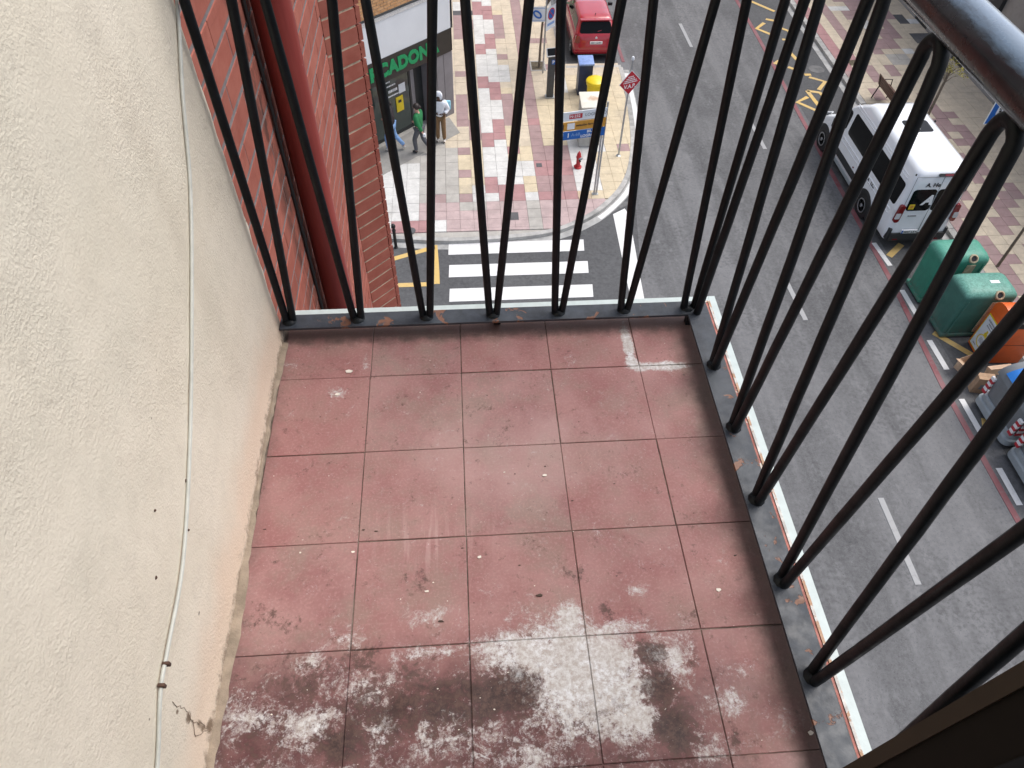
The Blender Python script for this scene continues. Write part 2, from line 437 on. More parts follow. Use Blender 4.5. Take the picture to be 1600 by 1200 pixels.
M['bin_green'] = green_bin('green_container_plastic', (.030, .215, .145), .5)
M['bin_green_old'] = green_bin('faded_green_container_plastic', (.042, .145, .115), .8)
M['ring'] = plain('dirty_cream_rubber', (.44, .36, .24), .7, .2, 12)
M['bin_orange'] = plain('orange_container_paint', (.72, .125, .018), .38, .08, 4)
M['bin_grey'] = plain('grey_container_plastic', (.17, .185, .195), .5, .1, 4)
M['bin_grey_light'] = plain('pale_grey_container_plastic', (.30, .34, .36), .5, .1, 4)
M['bin_blue'] = plain('blue_container_plastic', (.015, .17, .55), .4, .1, 6)
M['card'] = plain('cardboard', (.42, .27, .165), .85, .15, 8, .2, 60, rand=.12)
M['card_light'] = plain('pale_cardboard', (.60, .42, .28), .85, .12, 8, .2, 60, rand=.12)
M['box_blue'] = plain('navy_bin_metal', (.012, .026, .075), .4, .1, 8)
M['lid_blue'] = plain('blue_bin_lid', (.20, .30, .58), .3, .15, 8)
M['bin_yellow'] = plain('yellow_plastic', (.78, .58, .01), .35, .06, 8)
def cab_top():
    m = NT('stained_cream_lid')
    P = m.objc()
    col = m.mix(m.ramp(m.noise(P, 5, 5, .65), .35, .7), (.66, .63, .54), (.72, .70, .62))
    r = m.ell(P, .05, .08, .42, .3, 1)
    r = m.math('ADD', r, m.math('MULTIPLY', m.math('SUBTRACT', m.noise(P, 7, 5, .7), .5), 1.6))
    col = m.mix(m.ramp(r, .35, .95, 0, .7), col, (.45, .25, .14))
    return m.fin(col, .6, .3)
M['cab_top'] = cab_top()
M['cab_body'] = plain('grey_cabinet', (.42, .42, .39), .7, .12, 5, .2, 60, dirt=.25)
M['hydrant'] = plain('red_hydrant_paint', (.42, .02, .025), .4, .1, 10)
M['wood'] = plain('brown_bench_wood', (.095, .04, .025), .5, .25, 14)
M['bench_iron'] = plain('bench_iron', (.03, .022, .02), .5, .1, 10)
M['bark'] = plain('tree_bark', (.16, .13, .10), .95, .3, 20, .5, 60)
M['leaf'] = plain('dark_green_leaf', (.035, .075, .022), .6, .5, 3, rand=0)
M['leaf_yellow'] = plain('yellow_green_leaf', (.25, .22, .04), .6, .4, 5)
M['soil'] = plain('bare_soil', (.11, .09, .06), .98, .3, 12, .5, 40)
M['shop_white'] = plain('white_fascia', (.66, .68, .70), .4, .03, 1.5)
M['granite'] = plain('speckled_granite', (.55, .54, .52), .6, .45, 60)
M['sign_dark'] = plain('brown_black_sign_band', (.028, .024, .021), .45, .1, 4)
M['sign_green'] = plain('green_sign_letter', (.005, .26, .09), .4, .05, 8)
M['pillar'] = plain('grey_cladding', (.20, .19, .20), .5, .08, 3)
M['shop_glass'] = plain('shop_glass', (.050, .066, .060), .08, .15, 2, spec=.6)
M['shop_dark'] = plain('dark_shop_frame', (.022, .026, .028), .4, .1, 6)
M['facade_grey'] = plain('grey_facade_stone', (.27, .255, .24), .8, .1, 1.5, .2, 30, dirt=.2)
M['plinth'] = plain('grey_plinth', (.25, .25, .25), .8, .1, 2, .2, 40)
M['facade_cream'] = plain('cream_facade', (.42, .37, .30), .9, .08, .8)
M['jamb'] = plain('dark_brown_aluminium', (.006, .005, .004), .7, .15, 6, spec=.12)
M['jamb_edge'] = plain('brown_aluminium_edge', (.030, .022, .015), .6, .15, 6, spec=.2)
M['cable_white'] = plain('old_white_cable', (.47, .48, .44), .55, .1, 25)
M['cable_black'] = plain('black_cable', (.012, .012, .013), .5, .1, 25)
M['rusty'] = plain('rusty_clip', (.075, .04, .028), .9, .3, 60)
M['crack'] = plain('dark_crack', (.20, .15, .11), .95, .2, 60)
M['skin'] = plain('skin', (.50, .29, .22), .55, .05, 10)
M['skin_dark'] = plain('dark_skin', (.055, .028, .02), .5, .05, 10)
M['hair'] = plain('brown_black_hair', (.022, .014, .012), .55, .2, 40)
M['jumper_green'] = plain('green_knit', (.016, .17, .055), .85, .12, 14, .3, 90)
M['trousers_grey'] = plain('grey_trousers', (.085, .088, .10), .85, .1, 10)
M['hoodie_white'] = plain('white_hoodie', (.74, .77, .82), .85, .04, 10)
M['trousers_tan'] = plain('tan_trousers', (.21, .125, .06), .85, .1, 10)
M['jeans'] = plain('light_blue_jeans', (.19, .33, .58), .85, .15, 12)
M['jacket_dark'] = plain('dark_jacket', (.022, .016, .02), .8, .1, 10)
M['shoe_dark'] = plain('dark_shoe', (.02, .02, .022), .6, .1, 10)
M['shoe_light'] = plain('pale_shoe', (.55, .52, .48), .6, .1, 10)
M['shoe_red'] = plain('reddish_sock', (.16, .05, .04), .8, .1, 10)
M['bag_blue'] = plain('pale_blue_bag', (.28, .60, .72), .6, .1, 10)
M['flake'] = plain('pale_paint_flake', (.72, .66, .58), .7, .1, 30)
M['dry_bit'] = plain('dry_leaf_scrap', (.06, .04, .03), .9, .3, 30)

# ------------------------------------------------------------------ mesh helpers
class MB:
    def __init__(s):
        s.bm = bmesh.new()
        s.mi = 0
    def _mark(s, faces):
        for f in faces:
            f.material_index = s.mi
    def box(s, c, d, rz=0.0, bev=0.0, rot=None):
        r = bmesh.ops.create_cube(s.bm, size=1.0)
        vs = r['verts']
        bmesh.ops.scale(s.bm, vec=d, verts=vs)
        fs = list({f for v in vs for f in v.link_faces})
        s._mark(fs)
        if bev:
            es = list({e for v in vs for e in v.link_edges})
            r2 = bmesh.ops.bevel(s.bm, geom=es, offset=bev, segments=2, affect='EDGES', profile=.6)
            vs = list({v for f in r2['faces'] for v in f.verts} | {v for v in vs if v.is_valid})
            s._mark(r2['faces'])
        m = rot if rot is not None else Matrix.Rotation(rz, 4, 'Z')
        bmesh.ops.transform(s.bm, matrix=Matrix.Translation(c) @ m.to_4x4(), verts=vs)
        return s
    def bx(s, a, b, bev=0.0):
        c = [(a[i] + b[i]) / 2 for i in range(3)]
        d = [abs(b[i] - a[i]) for i in range(3)]
        return s.box(c, d, 0, bev)
    def prism(s, pts, z0, z1):
        lo = [s.bm.verts.new((p[0], p[1], z0)) for p in pts]
        hi = [s.bm.verts.new((p[0], p[1], z1)) for p in pts]
        n = len(pts)
        fs = [s.bm.faces.new(hi), s.bm.faces.new(lo[::-1])]
        for i in range(n):
            fs.append(s.bm.faces.new((lo[i], lo[(i + 1) % n], hi[(i + 1) % n], hi[i])))
        s._mark(fs)
        return s
    def rings(s, rings, cap0=True, cap1=True, closed=True):
        rs = [[s.bm.verts.new(p) for p in r] for r in rings]
        n = len(rs[0])
        fs = []
        for a, b in zip(rs, rs[1:]):
            for i in range(n if closed else n - 1):
                j = (i + 1) % n
                fs.append(s.bm.faces.new((a[i], a[j], b[j], b[i])))
        if cap0: fs.append(s.bm.faces.new(rs[0][::-1]))
        if cap1: fs.append(s.bm.faces.new(rs[-1]))
        s._mark(fs)
        return s
    def tube(s, path, r, n=10, cap=True):
        P = [Vector(p) for p in path]
        rr = r if isinstance(r, (list, tuple)) else [r] * len(P)
        T = []
        for i in range(len(P)):
            t = (P[min(i + 1, len(P) - 1)] - P[max(i - 1, 0)]).normalized()
            T.append(t)
        up = Vector((0, 0, 1)) if abs(T[0].z) < .9 else Vector((1, 0, 0))
        u = T[0].cross(up).normalized()
        rings = []
        for i, (p, t) in enumerate(zip(P, T)):
            u = (u - t * u.dot(t)).normalized()
            v = t.cross(u)
            rings.append([p + (u * math.cos(a) + v * math.sin(a)) * rr[i] for a in [2 * math.pi * k / n for k in range(n)]])
        return s.rings(rings, cap, cap)
    def cyl(s, p0, p1, r0, r1=None, n=14):
        return s.tube([p0, p1], [r0, r0 if r1 is None else r1], n)
    def lathe(s, prof, c=(0, 0, 0), n=20, axis='Z'):
        rings = []
        for r, z in prof:
            ring = []
            for k in range(n):
                a = 2 * math.pi * k / n
                q = Vector((r * math.cos(a), r * math.sin(a), z))
                if axis == 'X': q = Vector((q.z, q.x, q.y))
                if axis == 'Y': q = Vector((q.y, q.z, q.x))
                ring.append(Vector(c) + q)
            rings.append(ring)
        return s.rings(rings, True, True)
    def panel(s, q, u0=0, u1=1, v0=0, v1=1, rad=.05, off=.004, th=.008, seg=4):
        """rounded plate lying on the plane of quad q = (bottom-left, bottom-right, top-right, top-left)"""
        a, b, c, d = [Vector(x) for x in q]
        def at(u, v):
            return (a * (1 - u) + b * u) * (1 - v) + (d * (1 - u) + c * u) * v
        nrm = (at(1, .5) - at(0, .5)).cross(at(.5, 1) - at(.5, 0)).normalized()
        W = (at(u1, .5) - at(u0, .5)).length or 1
        H = (at(.5, v1) - at(.5, v0)).length or 1
        ru, rv = rad / W * (u1 - u0), rad / H * (v1 - v0)
        pts = []
        for (cu, cv, a0) in ((u1 - ru, v0 + rv, -90), (u1 - ru, v1 - rv, 0), (u0 + ru, v1 - rv, 90), (u0 + ru, v0 + rv, 180)):
            for k in range(seg + 1):
                an = R(a0 + 90 * k / seg)
                pts.append(at(cu + ru * math.cos(an), cv + rv * math.sin(an)))
        s.rings([[p + nrm * (off - th) for p in pts], [p + nrm * off for p in pts]])
        return s
    def build(s, name, mats, parent=None, smooth=30, loc=None, rz=0):
        me = bpy.data.meshes.new(name)
        bmesh.ops.recalc_face_normals(s.bm, faces=s.bm.faces)
        s.bm.to_mesh(me)
        s.bm.free()
        if smooth:
            for p in me.polygons: p.use_smooth = True
            me.set_sharp_from_angle(angle=R(smooth))
        for m in (mats if isinstance(mats, (list, tuple)) else [mats]):
            me.materials.append(M[m] if isinstance(m, str) else m)
        return link(name, me, parent, loc, rz)

def link(name, me, parent=None, loc=None, rz=0):
    o = bpy.data.objects.new(name, me)
    COL.objects.link(o)
    if parent is not None: o.parent = parent
    if loc is not None: o.location = loc
    if rz: o.rotation_euler = (0, 0, rz)
    return o

def tag(o, label, cat, group=None):
    o['label'] = label
    o['category'] = cat
    if group: o['group'] = group
    return o

def thing(name, label, cat, loc=(0, 0, 0), rz=0.0, group=None):
    o = bpy.data.objects.new(name, None)
    o.empty_display_size = .1
    COL.objects.link(o)
    o.location = loc
    o.rotation_euler = (0, 0, rz)
    return tag(o, label, cat, group)

def struct(o):
    o['kind'] = 'structure'
    return o

def stuff(o):
    o['kind'] = 'stuff'
    return o

def text_mesh(txt, size, bold=0.0, ext=.002, align='CENTER'):
    c = bpy.data.curves.new('lettering', 'FONT')
    c.body = txt
    c.size = size
    c.offset = bold
    c.extrude = ext
    c.resolution_u = 3
    c.align_x = align
    c.align_y = 'CENTER'
    o = bpy.data.objects.new('lettering', c)
    COL.objects.link(o)
    dg = bpy.context.evaluated_depsgraph_get()
    me = bpy.data.meshes.new_from_object(o.evaluated_get(dg))
    bpy.data.objects.remove(o)
    return me

def letters(name, txt, size, mat, parent, origin, xdir, updir, bold=0.0, ext=.002, align='CENTER', sx=1.0):
    """text standing in the plane of xdir/updir (local to parent)"""
    me = text_mesh(txt, size, bold, ext, align)
    x = Vector(xdir).normalized(); u = Vector(updir).normalized(); n = x.cross(u)
    mt = Matrix((x * sx, u, n)).transposed().to_4x4()
    mt.translation = Vector(origin)
    me.transform(mt)
    me.materials.clear()
    me.materials.append(M[mat])
    return link(name, me, parent)

def smooth_poly(pts, per=6):
    """Catmull-Rom"""
    out = []
    n = len(pts)
    for i in range(n - 1):
        p0, p1, p2, p3 = (Vector(pts[max(i - 1, 0)]), Vector(pts[i]), Vector(pts[i + 1]), Vector(pts[min(i + 2, n - 1)]))
        for k in range(per):
            t = k / per
            out.append(.5 * ((2 * p1) + (p2 - p0) * t + (2 * p0 - 5 * p1 + 4 * p2 - p3) * t * t + (3 * p1 - p0 - 3 * p2 + p3) * t ** 3))
    out.append(Vector(pts[-1]))
    return out

def offset(path, d):
    out = []
    for i, p in enumerate(path):
        t = (path[min(i + 1, len(path) - 1)] - path[max(i - 1, 0)])
        t = Vector((t.x, t.y)).normalized()
        out.append(Vector((p.x - t.y * d, p.y + t.x * d)))
    return out

# ================================================================== STREET: ground, kerbs, pavements
mb = MB(); mb.bx((-60, -60, ZR - .3), (80, 160, ZR)); struct(mb.build('road', 'asphalt', smooth=0))
mb = MB(); mb.prism([(-40, -8), (4.2, -8), (4.75, 6), (5.2, 12), (5.75, 16.4), (5.9, 17.9), (5.2, 17.2), (3.2, 15.6), (0, 15.35), (-40, 15.6)], ZR - .1, ZR + .004)
struct(mb.build('side_street', 'asphalt_dark', smooth=0))
mb = MB(); mb.bx((12.72, -20, ZR - .1), (14.62, 70, ZR + .004)); struct(mb.build('parking_lane', 'asphalt_dark', smooth=0))
mb = MB(); mb.prism([(4.7, 24.95), (6.62, 24.95), (6.75, 70), (4.7, 70)], ZR - .1, ZR + .004); struct(mb.build('parking_bay', 'asphalt_dark', smooth=0))

# kerb line of the corner pavement (outer face at road level)
KL = smooth_poly([(-12, 15.42), (-6, 15.4), (-3, 15.35), (-1.45, 15.27), (.02, 15.12), (1.88, 15.18), (3.21, 15.42), (4.24, 16.0), (4.91, 16.62), (5.54, 17.46), (6.0, 18.55), (6.36, 20.16), (6.6, 22.4), (6.72, 24.9)], 6)
KI = offset(KL, .15)
pave_l = struct(MB().prism([(p.x, p.y) for p in offset(KL, .02)] + [(4.55, 24.9), (4.55, 70), (-12, 70)], ZR, ZS - .03).build('corner_pavement', 'pavG', smooth=0))
acc = 0.0
i0 = 0
for i in range(1, len(KL)):
    acc += (KL[i] - KL[i - 1]).length
    if acc > .9 or i == len(KL) - 1:
        seg = list(range(i0, i + 1))
        a = KL[seg[0]].lerp(KL[seg[1]], .02)
        pts = [KL[k] for k in seg] + [KI[k] for k in reversed(seg)]
        ang = MB().prism([(p.x, p.y) for p in pts], ZR - .05, ZS + .004 + rnd.uniform(-.003, .003))
        ang.build('kerb_stone', 'kerb', pave_l, 0)
        i0, acc = i, 0.0
for (a, b) in (((4.55, 24.9), (6.72, 25.05)),):
    for k in range(2):
        x0 = 4.57 + k * 1.06
        MB().bx((x0, 24.9, ZR - .05), (x0 + 1.04, 25.06, ZS + .004), .01).build('kerb_stone', 'kerb', pave_l, 0)
for k in range(7):
    MB().bx((4.4, 25.1 + k * 1.0, ZR - .05), (4.55, 26.08 + k * 1.0, ZS + .004), .01).build('kerb_stone', 'kerb', pave_l, 0)
# gutter: pale strip along the kerb
KO = offset(KL, -.24)
K1 = offset(KL, -.005)
m = MB(); m.prism([(p.x, p.y) for p in KO] + [(p.x, p.y) for p in reversed(K1)], ZR - .02, ZR + .008)
struct(m.build('gutter', 'gutter', smooth=0))
idx = [k for k, p in enumerate(KL) if p.x > 4.45 and p.y < 24.8]
KP0, KP1 = offset(KL, -.05), offset(KL, -.21)
m = MB(); m.prism([(KP1[k].x, KP1[k].y) for k in idx] + [(KP0[k].x, KP0[k].y) for k in reversed(idx)], ZR, ZR + .012)
struct(m.build('road_marking', 'white_paint', smooth=0))

def clip(poly, edge):
    """keep the part of poly to the left of each directed edge of a convex chain"""
    for a, b in zip(edge, edge[1:]):
        out = []
        ex, ey = b[0] - a[0], b[1] - a[1]
        side = lambda p: ex * (p[1] - a[1]) - ey * (p[0] - a[0])
        for i in range(len(poly)):
            p, q = poly[i], poly[(i + 1) % len(poly)]
            sp, sq = side(p), side(q)
            if sp >= 0: out.append(p)
            if (sp >= 0) != (sq >= 0):
                t = sp / (sp - sq)
                out.append((p[0] + (q[0] - p[0]) * t, p[1] + (q[1] - p[1]) * t))
        poly = out
        if len(poly) < 3: return []
    return poly

DX, DY, X0, Y0 = .405, .4145, .40, 16.91
def colour_left(c, r):
    x, y = X0 + (c + .5) * DX, Y0 + (r + .5) * DY
    if r < 0:
        if c < -1: return 'L' if r > -3 and c > -4 else ('P' if r < -2 and -6 < c < -2 else 'W')
        if c == 6 - 1: return 'G'
        return 'L' if not (r == -1 and c in (0, 1)) else 'G'
    if c < -1:
        if r == 0 and c == -2: return 'M'
        return 'W' if r < 5 and c < -3 else 'G'
    if c == -1: return 'G' if r < 7 else 'B'
    if c == 0:
        for lo, hi, k in ((0, 1, 'M'), (1, 3, 'Y'), (3, 4, 'M'), (4, 6, 'Y'), (6, 7, 'M'), (7, 10, 'B'), (10, 15, 'M'), (15, 18, 'B'), (18, 19, 'M'), (19, 25, 'B'), (25, 30, 'M'), (30, 31, 'D')):
            if lo <= r < hi: return k
        return 'W' if r < 33 else 'B'
    if c == 1:
        if r < 2: return 'W'
        return 'M' if 8 <= r < 11 or 27 <= r < 29 else ('D' if r == 30 else 'Y' if r < 14 else 'B')
    if c == 2:
        return 'W' if r < 1 else 'P' if r < 3 else 'W' if r < 7 else 'P' if r < 9 else 'W' if r < 16 else 'P' if r < 18 else 'W' if r < 22 else 'P' if r < 24 else 'W' if r < 30 else 'P' if r < 33 else 'W'
    if c == 3:
        return 'P' if r < 2 else 'W' if r < 8 else 'P' if r < 11 else 'W' if r < 14 else 'P' if r < 17 else 'W' if r < 23 else 'P' if r < 26 else 'W' if r < 29 else 'P' if r < 32 else 'W'
    if c == 4:
        return 'P' if r < 2 else 'W' if r < 5 else 'Y' if r < 6 else 'P' if r < 7 else 'Y' if r < 10 else 'M' if r < 15 else 'Y' if r < 16 else 'B' if r < 17 else 'W' if r < 20 else 'B' if r < 21 else 'M' if r < 22 else 'B' if r < 25 else 'M' if r < 30 else 'Y' if r < 31 else 'B'
    if c == 5:
        return 'W' if r < 1 else 'Y' if r < 3 else 'W' if r < 5 else 'Y' if r < 7 else 'B'
    if c == 6:
        return 'P' if r < 1 else 'M' if r < 3 else 'P' if r < 5 else 'P' if r == 10 else 'M'
    # outer part of the corner
    if r < 7 and c <= 8:
        return 'P' if r < 1 or 3 <= r < 5 else 'M'
    if c == 9 and r < 9: return 'W' if r >= 1 else 'T'
    if c == 10 and 1 <= r < 8: return 'W'
    if c == 11 and 6 <= r < 10: return 'W'
    if c == 13 and r == 6: return 'M'
    if 7 <= c <= 8 and r >= 7:
        return 'M' if r in (19, 24) else 'B' if r > 13 else 'Y'
    if c in (8, 9) and 15 <= r < 19: return 'W'
    return 'Y' if r < 18 else ('M' if (c + r) % 9 == 0 else 'B')

chain = [(p.x, p.y) for p in offset(KL, .156)]
unit_cache = {}
def unit_tile(key, sx, sy, mat):
    if key in unit_cache: return unit_cache[key]
    b = bmesh.new()
    hx, hy, e = sx / 2, sy / 2, .004
    lo = [b.verts.new(p) for p in ((-hx, -hy, -.03), (hx, -hy, -.03), (hx, hy, -.03), (-hx, hy, -.03))]
    md = [b.verts.new(p) for p in ((-hx, -hy, -e), (hx, -hy, -e), (hx, hy, -e), (-hx, hy, -e))]
    hi = [b.verts.new(p) for p in ((-hx + e, -hy + e, 0), (hx - e, -hy + e, 0), (hx - e, hy - e, 0), (-hx + e, hy - e, 0))]
    for A, B in ((lo, md), (md, hi)):
        for i in range(4): b.faces.new((A[i], A[(i + 1) % 4], B[(i + 1) % 4], B[i]))
    b.faces.new(hi)
    me = bpy.data.meshes.new('paving_tile')
    b.to_mesh(me); b.free()
    me.materials.append(M[mat])
    unit_cache[key] = me
    return me

def lay_pavement(parent, cells, sx, sy, limit=300):
    """cells: (distance, cx, cy, colour, clipped polygon or None)"""
    cells.sort(key=lambda t: t[0])
    rest = {}
    for n, (d, cx, cy, k, poly) in enumerate(cells):
        h = rnd.uniform(-.003, .003)
        if n < limit:
            if poly is None:
                link('paving_tile', unit_tile('p' + k + str(round(sx, 3)), sx - .006, sy - .006, 'pav' + k), parent, (cx, cy, ZS + h))
            else:
                MB().prism(poly, ZS - .03, ZS + h).build('paving_tile', 'pav' + k, parent, 0)
        else:
            rest.setdefault(k, []).append((cx, cy, h, poly))
    if rest:
        mb = MB(); mats = []
        for k, lst in rest.items():
            mb.mi = len(mats); mats.append('pav' + k)
            for cx, cy, h, poly in lst:
                if poly is None:
                    a, b = sx / 2 - .003, sy / 2 - .003
                    poly = [(cx - a, cy - b), (cx + a, cy - b), (cx + a, cy + b), (cx - a, cy + b)]
                mb.prism(poly, ZS - .03, ZS + h)
        stuff(mb.build('far_paving', mats, parent, 0))

cells = []
for c in range(-9, 17):
    for r in range(-5, 44):
        x, y = X0 + c * DX, Y0 + r * DY
        if c < -1 and r > 12: continue
        if y > 24.85 and x > 4.3: continue
        g = .003
        full = [(x + g, y + g), (x + DX - g, y + g), (x + DX - g, y + DY - g), (x + g, y + DY - g)]
        p = clip(full, chain)
        if not p: continue
        area = abs(sum(p[i][0] * p[(i + 1) % len(p)][1] - p[(i + 1) % len(p)][0] * p[i][1] for i in range(len(p)))) / 2
        if area < .006: continue
        cells.append((math.hypot(x - .5, y + 1.3), x + DX / 2, y + DY / 2, colour_left(c, r), None if len(p) == 4 and area > .97 * (DX - 2 * g) * (DY - 2 * g) else p))
lay_pavement(pave_l, cells, DX, DY)

# far pavement on the right
pave_r = struct(MB().bx((14.9, -20, ZR), (19.75, 70, ZS - .03)).build('far_pavement', 'pavG', smooth=0))
for k in range(26):
    y = 8 + k * 1.0
    MB().bx((14.87, y + .006, ZR - .05), (15.09, y + .994, ZS + .003 + rnd.uniform(-.003, .003)), .012).build('kerb_stone', 'kerb', pave_r, 0)
stuff(MB().bx((14.87, -20, ZR - .05), (15.09, 7.99, ZS)).bx((14.87, 34.01, ZR - .05), (15.09, 70, ZS)).build('far_kerb', 'kerb', pave_r, 0))
struct(MB().bx((14.63, -20, ZR - .02), (14.865, 70, ZR + .008)).build('gutter', 'gutter', smooth=0))
RMAP = ['BMBBBBBBBBB'] * 4 + ['MBBBMBBBBBB', 'MBBBMMBBBBB', 'BMBBBMBBBBB', 'BMBBBBBBBBB', 'BMBBMBBBBBB', 'BMMBMBBBBBB', 'BMBBMMBBBBB', 'MMBBBMMBBBB', 'MBBMBBMBBBB', 'MBBMMBBBBBB', 'MMBBMBBBBBB', 'BMBBMMBBBBB', 'BBMBBMMBBBB', 'BBMBBBMBBBB', 'BBBBMBBBBBB', 'MBBBMMBBBBB', 'MBBMBMBBBBB',
        'MBBMMBBBBBB', 'BBBMBBMBBBB', 'BBBBBMMBBBB', 'BBBMMBMBBBB', 'BBBMMMMBBBB', 'BBBBMMBBBBB', 'BBBBBMMBBBB', 'BBBBBMBBBBB', 'BBBBBMBBBBB', 'BMBBBMBBBBB', 'BMBBBBBBBBB', 'BBBBBBBBBBB', 'BBMBBBBBBBB', 'MBMBMBBBBBB', 'PBMBMBBBBBB', 'PBBBBGGBBBB', 'PPBBBGGBBBB',
        'PPBBMBBWBBB', 'PBBBMMMBBBB', 'PBMBBMMBBDD', 'PBMBBBMMBDD', 'PBMBBMMMBBB', 'PBMBBWBMBBB', 'PBMBBWBMBDW', 'PBMBMBBMMDB', 'PBMBMMBBMBB', 'PBMWWMMBMBB', 'PBMBBMMBBBB', 'PBMBMMMBBBB', 'PBMBBBBMBBB', 'PBBWWMBMBBB']
cells = []
for j, row in enumerate(RMAP):
    for i, k in enumerate(row):
        cx, cy = 15.10 + (i + .5) * .42, 9.6 + (j + .5) * .42
        if 15.1 < cx < 15.9 and 24.66 < cy < 25.3 and i == 1: continue
        vis = 0 if 11 < cy else 5
        cells.append((math.hypot(cx - .5, cy + 1.3) + vis, cx, cy, k, None))
lay_pavement(pave_r, cells, .42, .42)
struct(MB().bx((15.55, 24.72, ZS - .025), (15.9, 25.26, ZS - .008)).build('tree_pit', 'soil', smooth=0))

# sunk pit of the street tree by the parking meter and small covers in the paving
struct(MB().bx((3.27, 24.74, ZS), (3.75, 25.38, ZS + .008)).build('tree_pit', 'soil', smooth=0))
pf = MB()
for a, b in (((3.22, 24.69), (3.80, 24.745)), ((3.22, 25.375), (3.80, 25.43)), ((3.22, 24.745), (3.275, 25.375)), ((3.745, 24.745), (3.80, 25.375))):
    pf.bx((a[0], a[1], ZS), (b[0], b[1], ZS + .02))
tag(pf.build('pit_frame', 'concrete', smooth=0), 'pale square frame round the tree pit beside the black parking meter', 'tree pit')
for (x, y, sx, sy, lab) in ((1.72, 15.98, .42, .36, 'dark square cover in the pale pink paving near the crossing'), (2.9, 18.62, .18, .2, 'small dark cover on the pink stripe of the corner pavement'), (4.16, 20.25, .3, .22, 'small grey cover in the cream paving left of the signpost')):
    tag(MB().bx((x, y, ZS), (x + sx, y + sy, ZS + .006)).build('access_cover', 'pavD', smooth=0), lab, 'access cover')
tag(MB().lathe([(.0, 0), (.15, 0), (.15, .006), (.0, .006)], (-1.05, 15.62, ZS), 20).build('drain_cover', 'pavD'), 'round dark drain cover in the paving beside the kerb at far left', 'drain cover')
tag(MB().lathe([(.0, 0), (.3, 0), (.3, .006), (.0, .006)], (14.2, 24.7, ZR + .004), 24).build('drain_cover', 'kerb_dark'), 'dark round manhole cover beside the yellow bus stop marking', 'drain cover')
mb = MB(); mb.mi = 0
mb.prism([(4.52, 16.95 - .5), (5.35, 16.98 - .1), (5.75, 16.85), (5.0, 16.35)], ZR, ZR + .0075)
struct(mb.build('asphalt_patch', 'kerb_dark', smooth=0))

# ---- road markings
def strip(name, pts, mat, z=.009):
    return struct(MB().prism(pts, ZR - .02, ZR + z).build(name, mat, smooth=0))
def stroke(pts, wd):
    P = [Vector(p) for p in pts]
    L, Rr = offset(P, wd / 2), offset(P, -wd / 2)
    return [(p.x, p.y) for p in L] + [(p.x, p.y) for p in reversed(Rr)]
for y0 in (14.65, 13.71, 12.75, 11.82, 10.88, 9.95):
    strip('crosswalk_stripe', [(.03, y0), (3.93, y0), (3.97, y0 + .49), (.05, y0 + .5)], 'white_paint')
strip('road_marking', [(5.02, 16.27), (5.42, 16.53), (5.5, 16.2), (5.29, 12.4), (5.2, 9), (4.85, 9), (4.93, 12.6)], 'white_paint')
for pts in ([(-1.6, 14.52), (-.36, 15.0)], [(-.36, 15.09), (-.31, 14.0), (-.30, 13.46)], [(-.38, 13.46), (-4, 13.46)]):
    strip('road_marking', stroke(pts, .16), 'yellow_paint')
for (a, b) in (((9.74, 28.6), (9.77, 26.6)), ((10.63, 21.4), (10.67, 19.5)), ((9.40, 13.2), (9.46, 11.6)), ((9.36, 6.2), (9.35, 4.2)), ((9.7, 35.5), (9.72, 33.5)), ((9.35, -1), (9.35, -3))):
    strip('road_marking', stroke([a, b], .13), 'old_white')
strip('road_marking', stroke([(12.75, 60), (12.68, 28), (12.62, 24.7), (12.52, 21.5), (12.36, 12.6), (12.15, 9.3), (12.12, 6.3), (12.1, -10)], .14), 'red_paint', .011)
strip('road_marking', stroke([(6.86, 25.5), (6.9, 60)], .12), 'red_paint', .011)
for (a, b) in (((12.47, 14.6), (12.56, 13.6)), ((12.49, 12.6), (12.50, 11.6)), ((12.44, 10.72), (12.45, 9.72)), ((12.39, 8.78), (12.385, 7.8)), ((12.33, 6.8), (12.32, 5.85)), ((12.3, 4.9), (12.3, 3.9)), ((12.3, 3), (12.3, 2))):
    strip('road_marking', stroke([(a[0] + .03, a[1]), (b[0] + .03, b[1])], .14), 'white_paint', .013)
# yellow bus stop zigzag and letters
ylw = [[(13.2, 30.7), (14.03, 29.6)], [(13.28, 28.56), (12.82, 28.07), (13.3, 27.5)], [(13.45, 28.9), (13.75, 28.75)], [(13.75, 28.2), (14.1, 27.8), (13.95, 27.1), (13.6, 27.1)],
       [(12.95, 25.4), (12.72, 25.2), (12.95, 25.05)], [(13.15, 24.9), (13.5, 24.6)], [(13.55, 26.2), (13.75, 25.0)], [(13.6, 24.3), (13.85, 24.3)], [(13.72, 24.12), (14.22, 23.77), (13.78, 23.2)],
       [(13.20, 22.72), (12.70, 22.38), (13.3, 21.7)], [(13.32, 23.15), (13.42, 21.95)], [(13.32, 23.15), (13.75, 23.0), (13.85, 22.5), (13.75, 22.1)]]
for p in ylw:
    strip('road_marking', stroke(p, .15), 'yellow_paint', .012)
strip('road_marking', stroke([(12.72, 14.0), (13.3, 14.5)], .18), 'yellow_paint', .012)
strip('road_marking', stroke([(12.7, 10.98), (13.45, 10.05)], .17), 'yellow_paint', .012)
strip('road_marking', stroke([(12.62, 7.8), (12.75, 8.15)], .25), 'yellow_paint', .012)
strip('road_marking', stroke([(13.9, 21), (14.1, 10)], .02), 'old_white', .012)

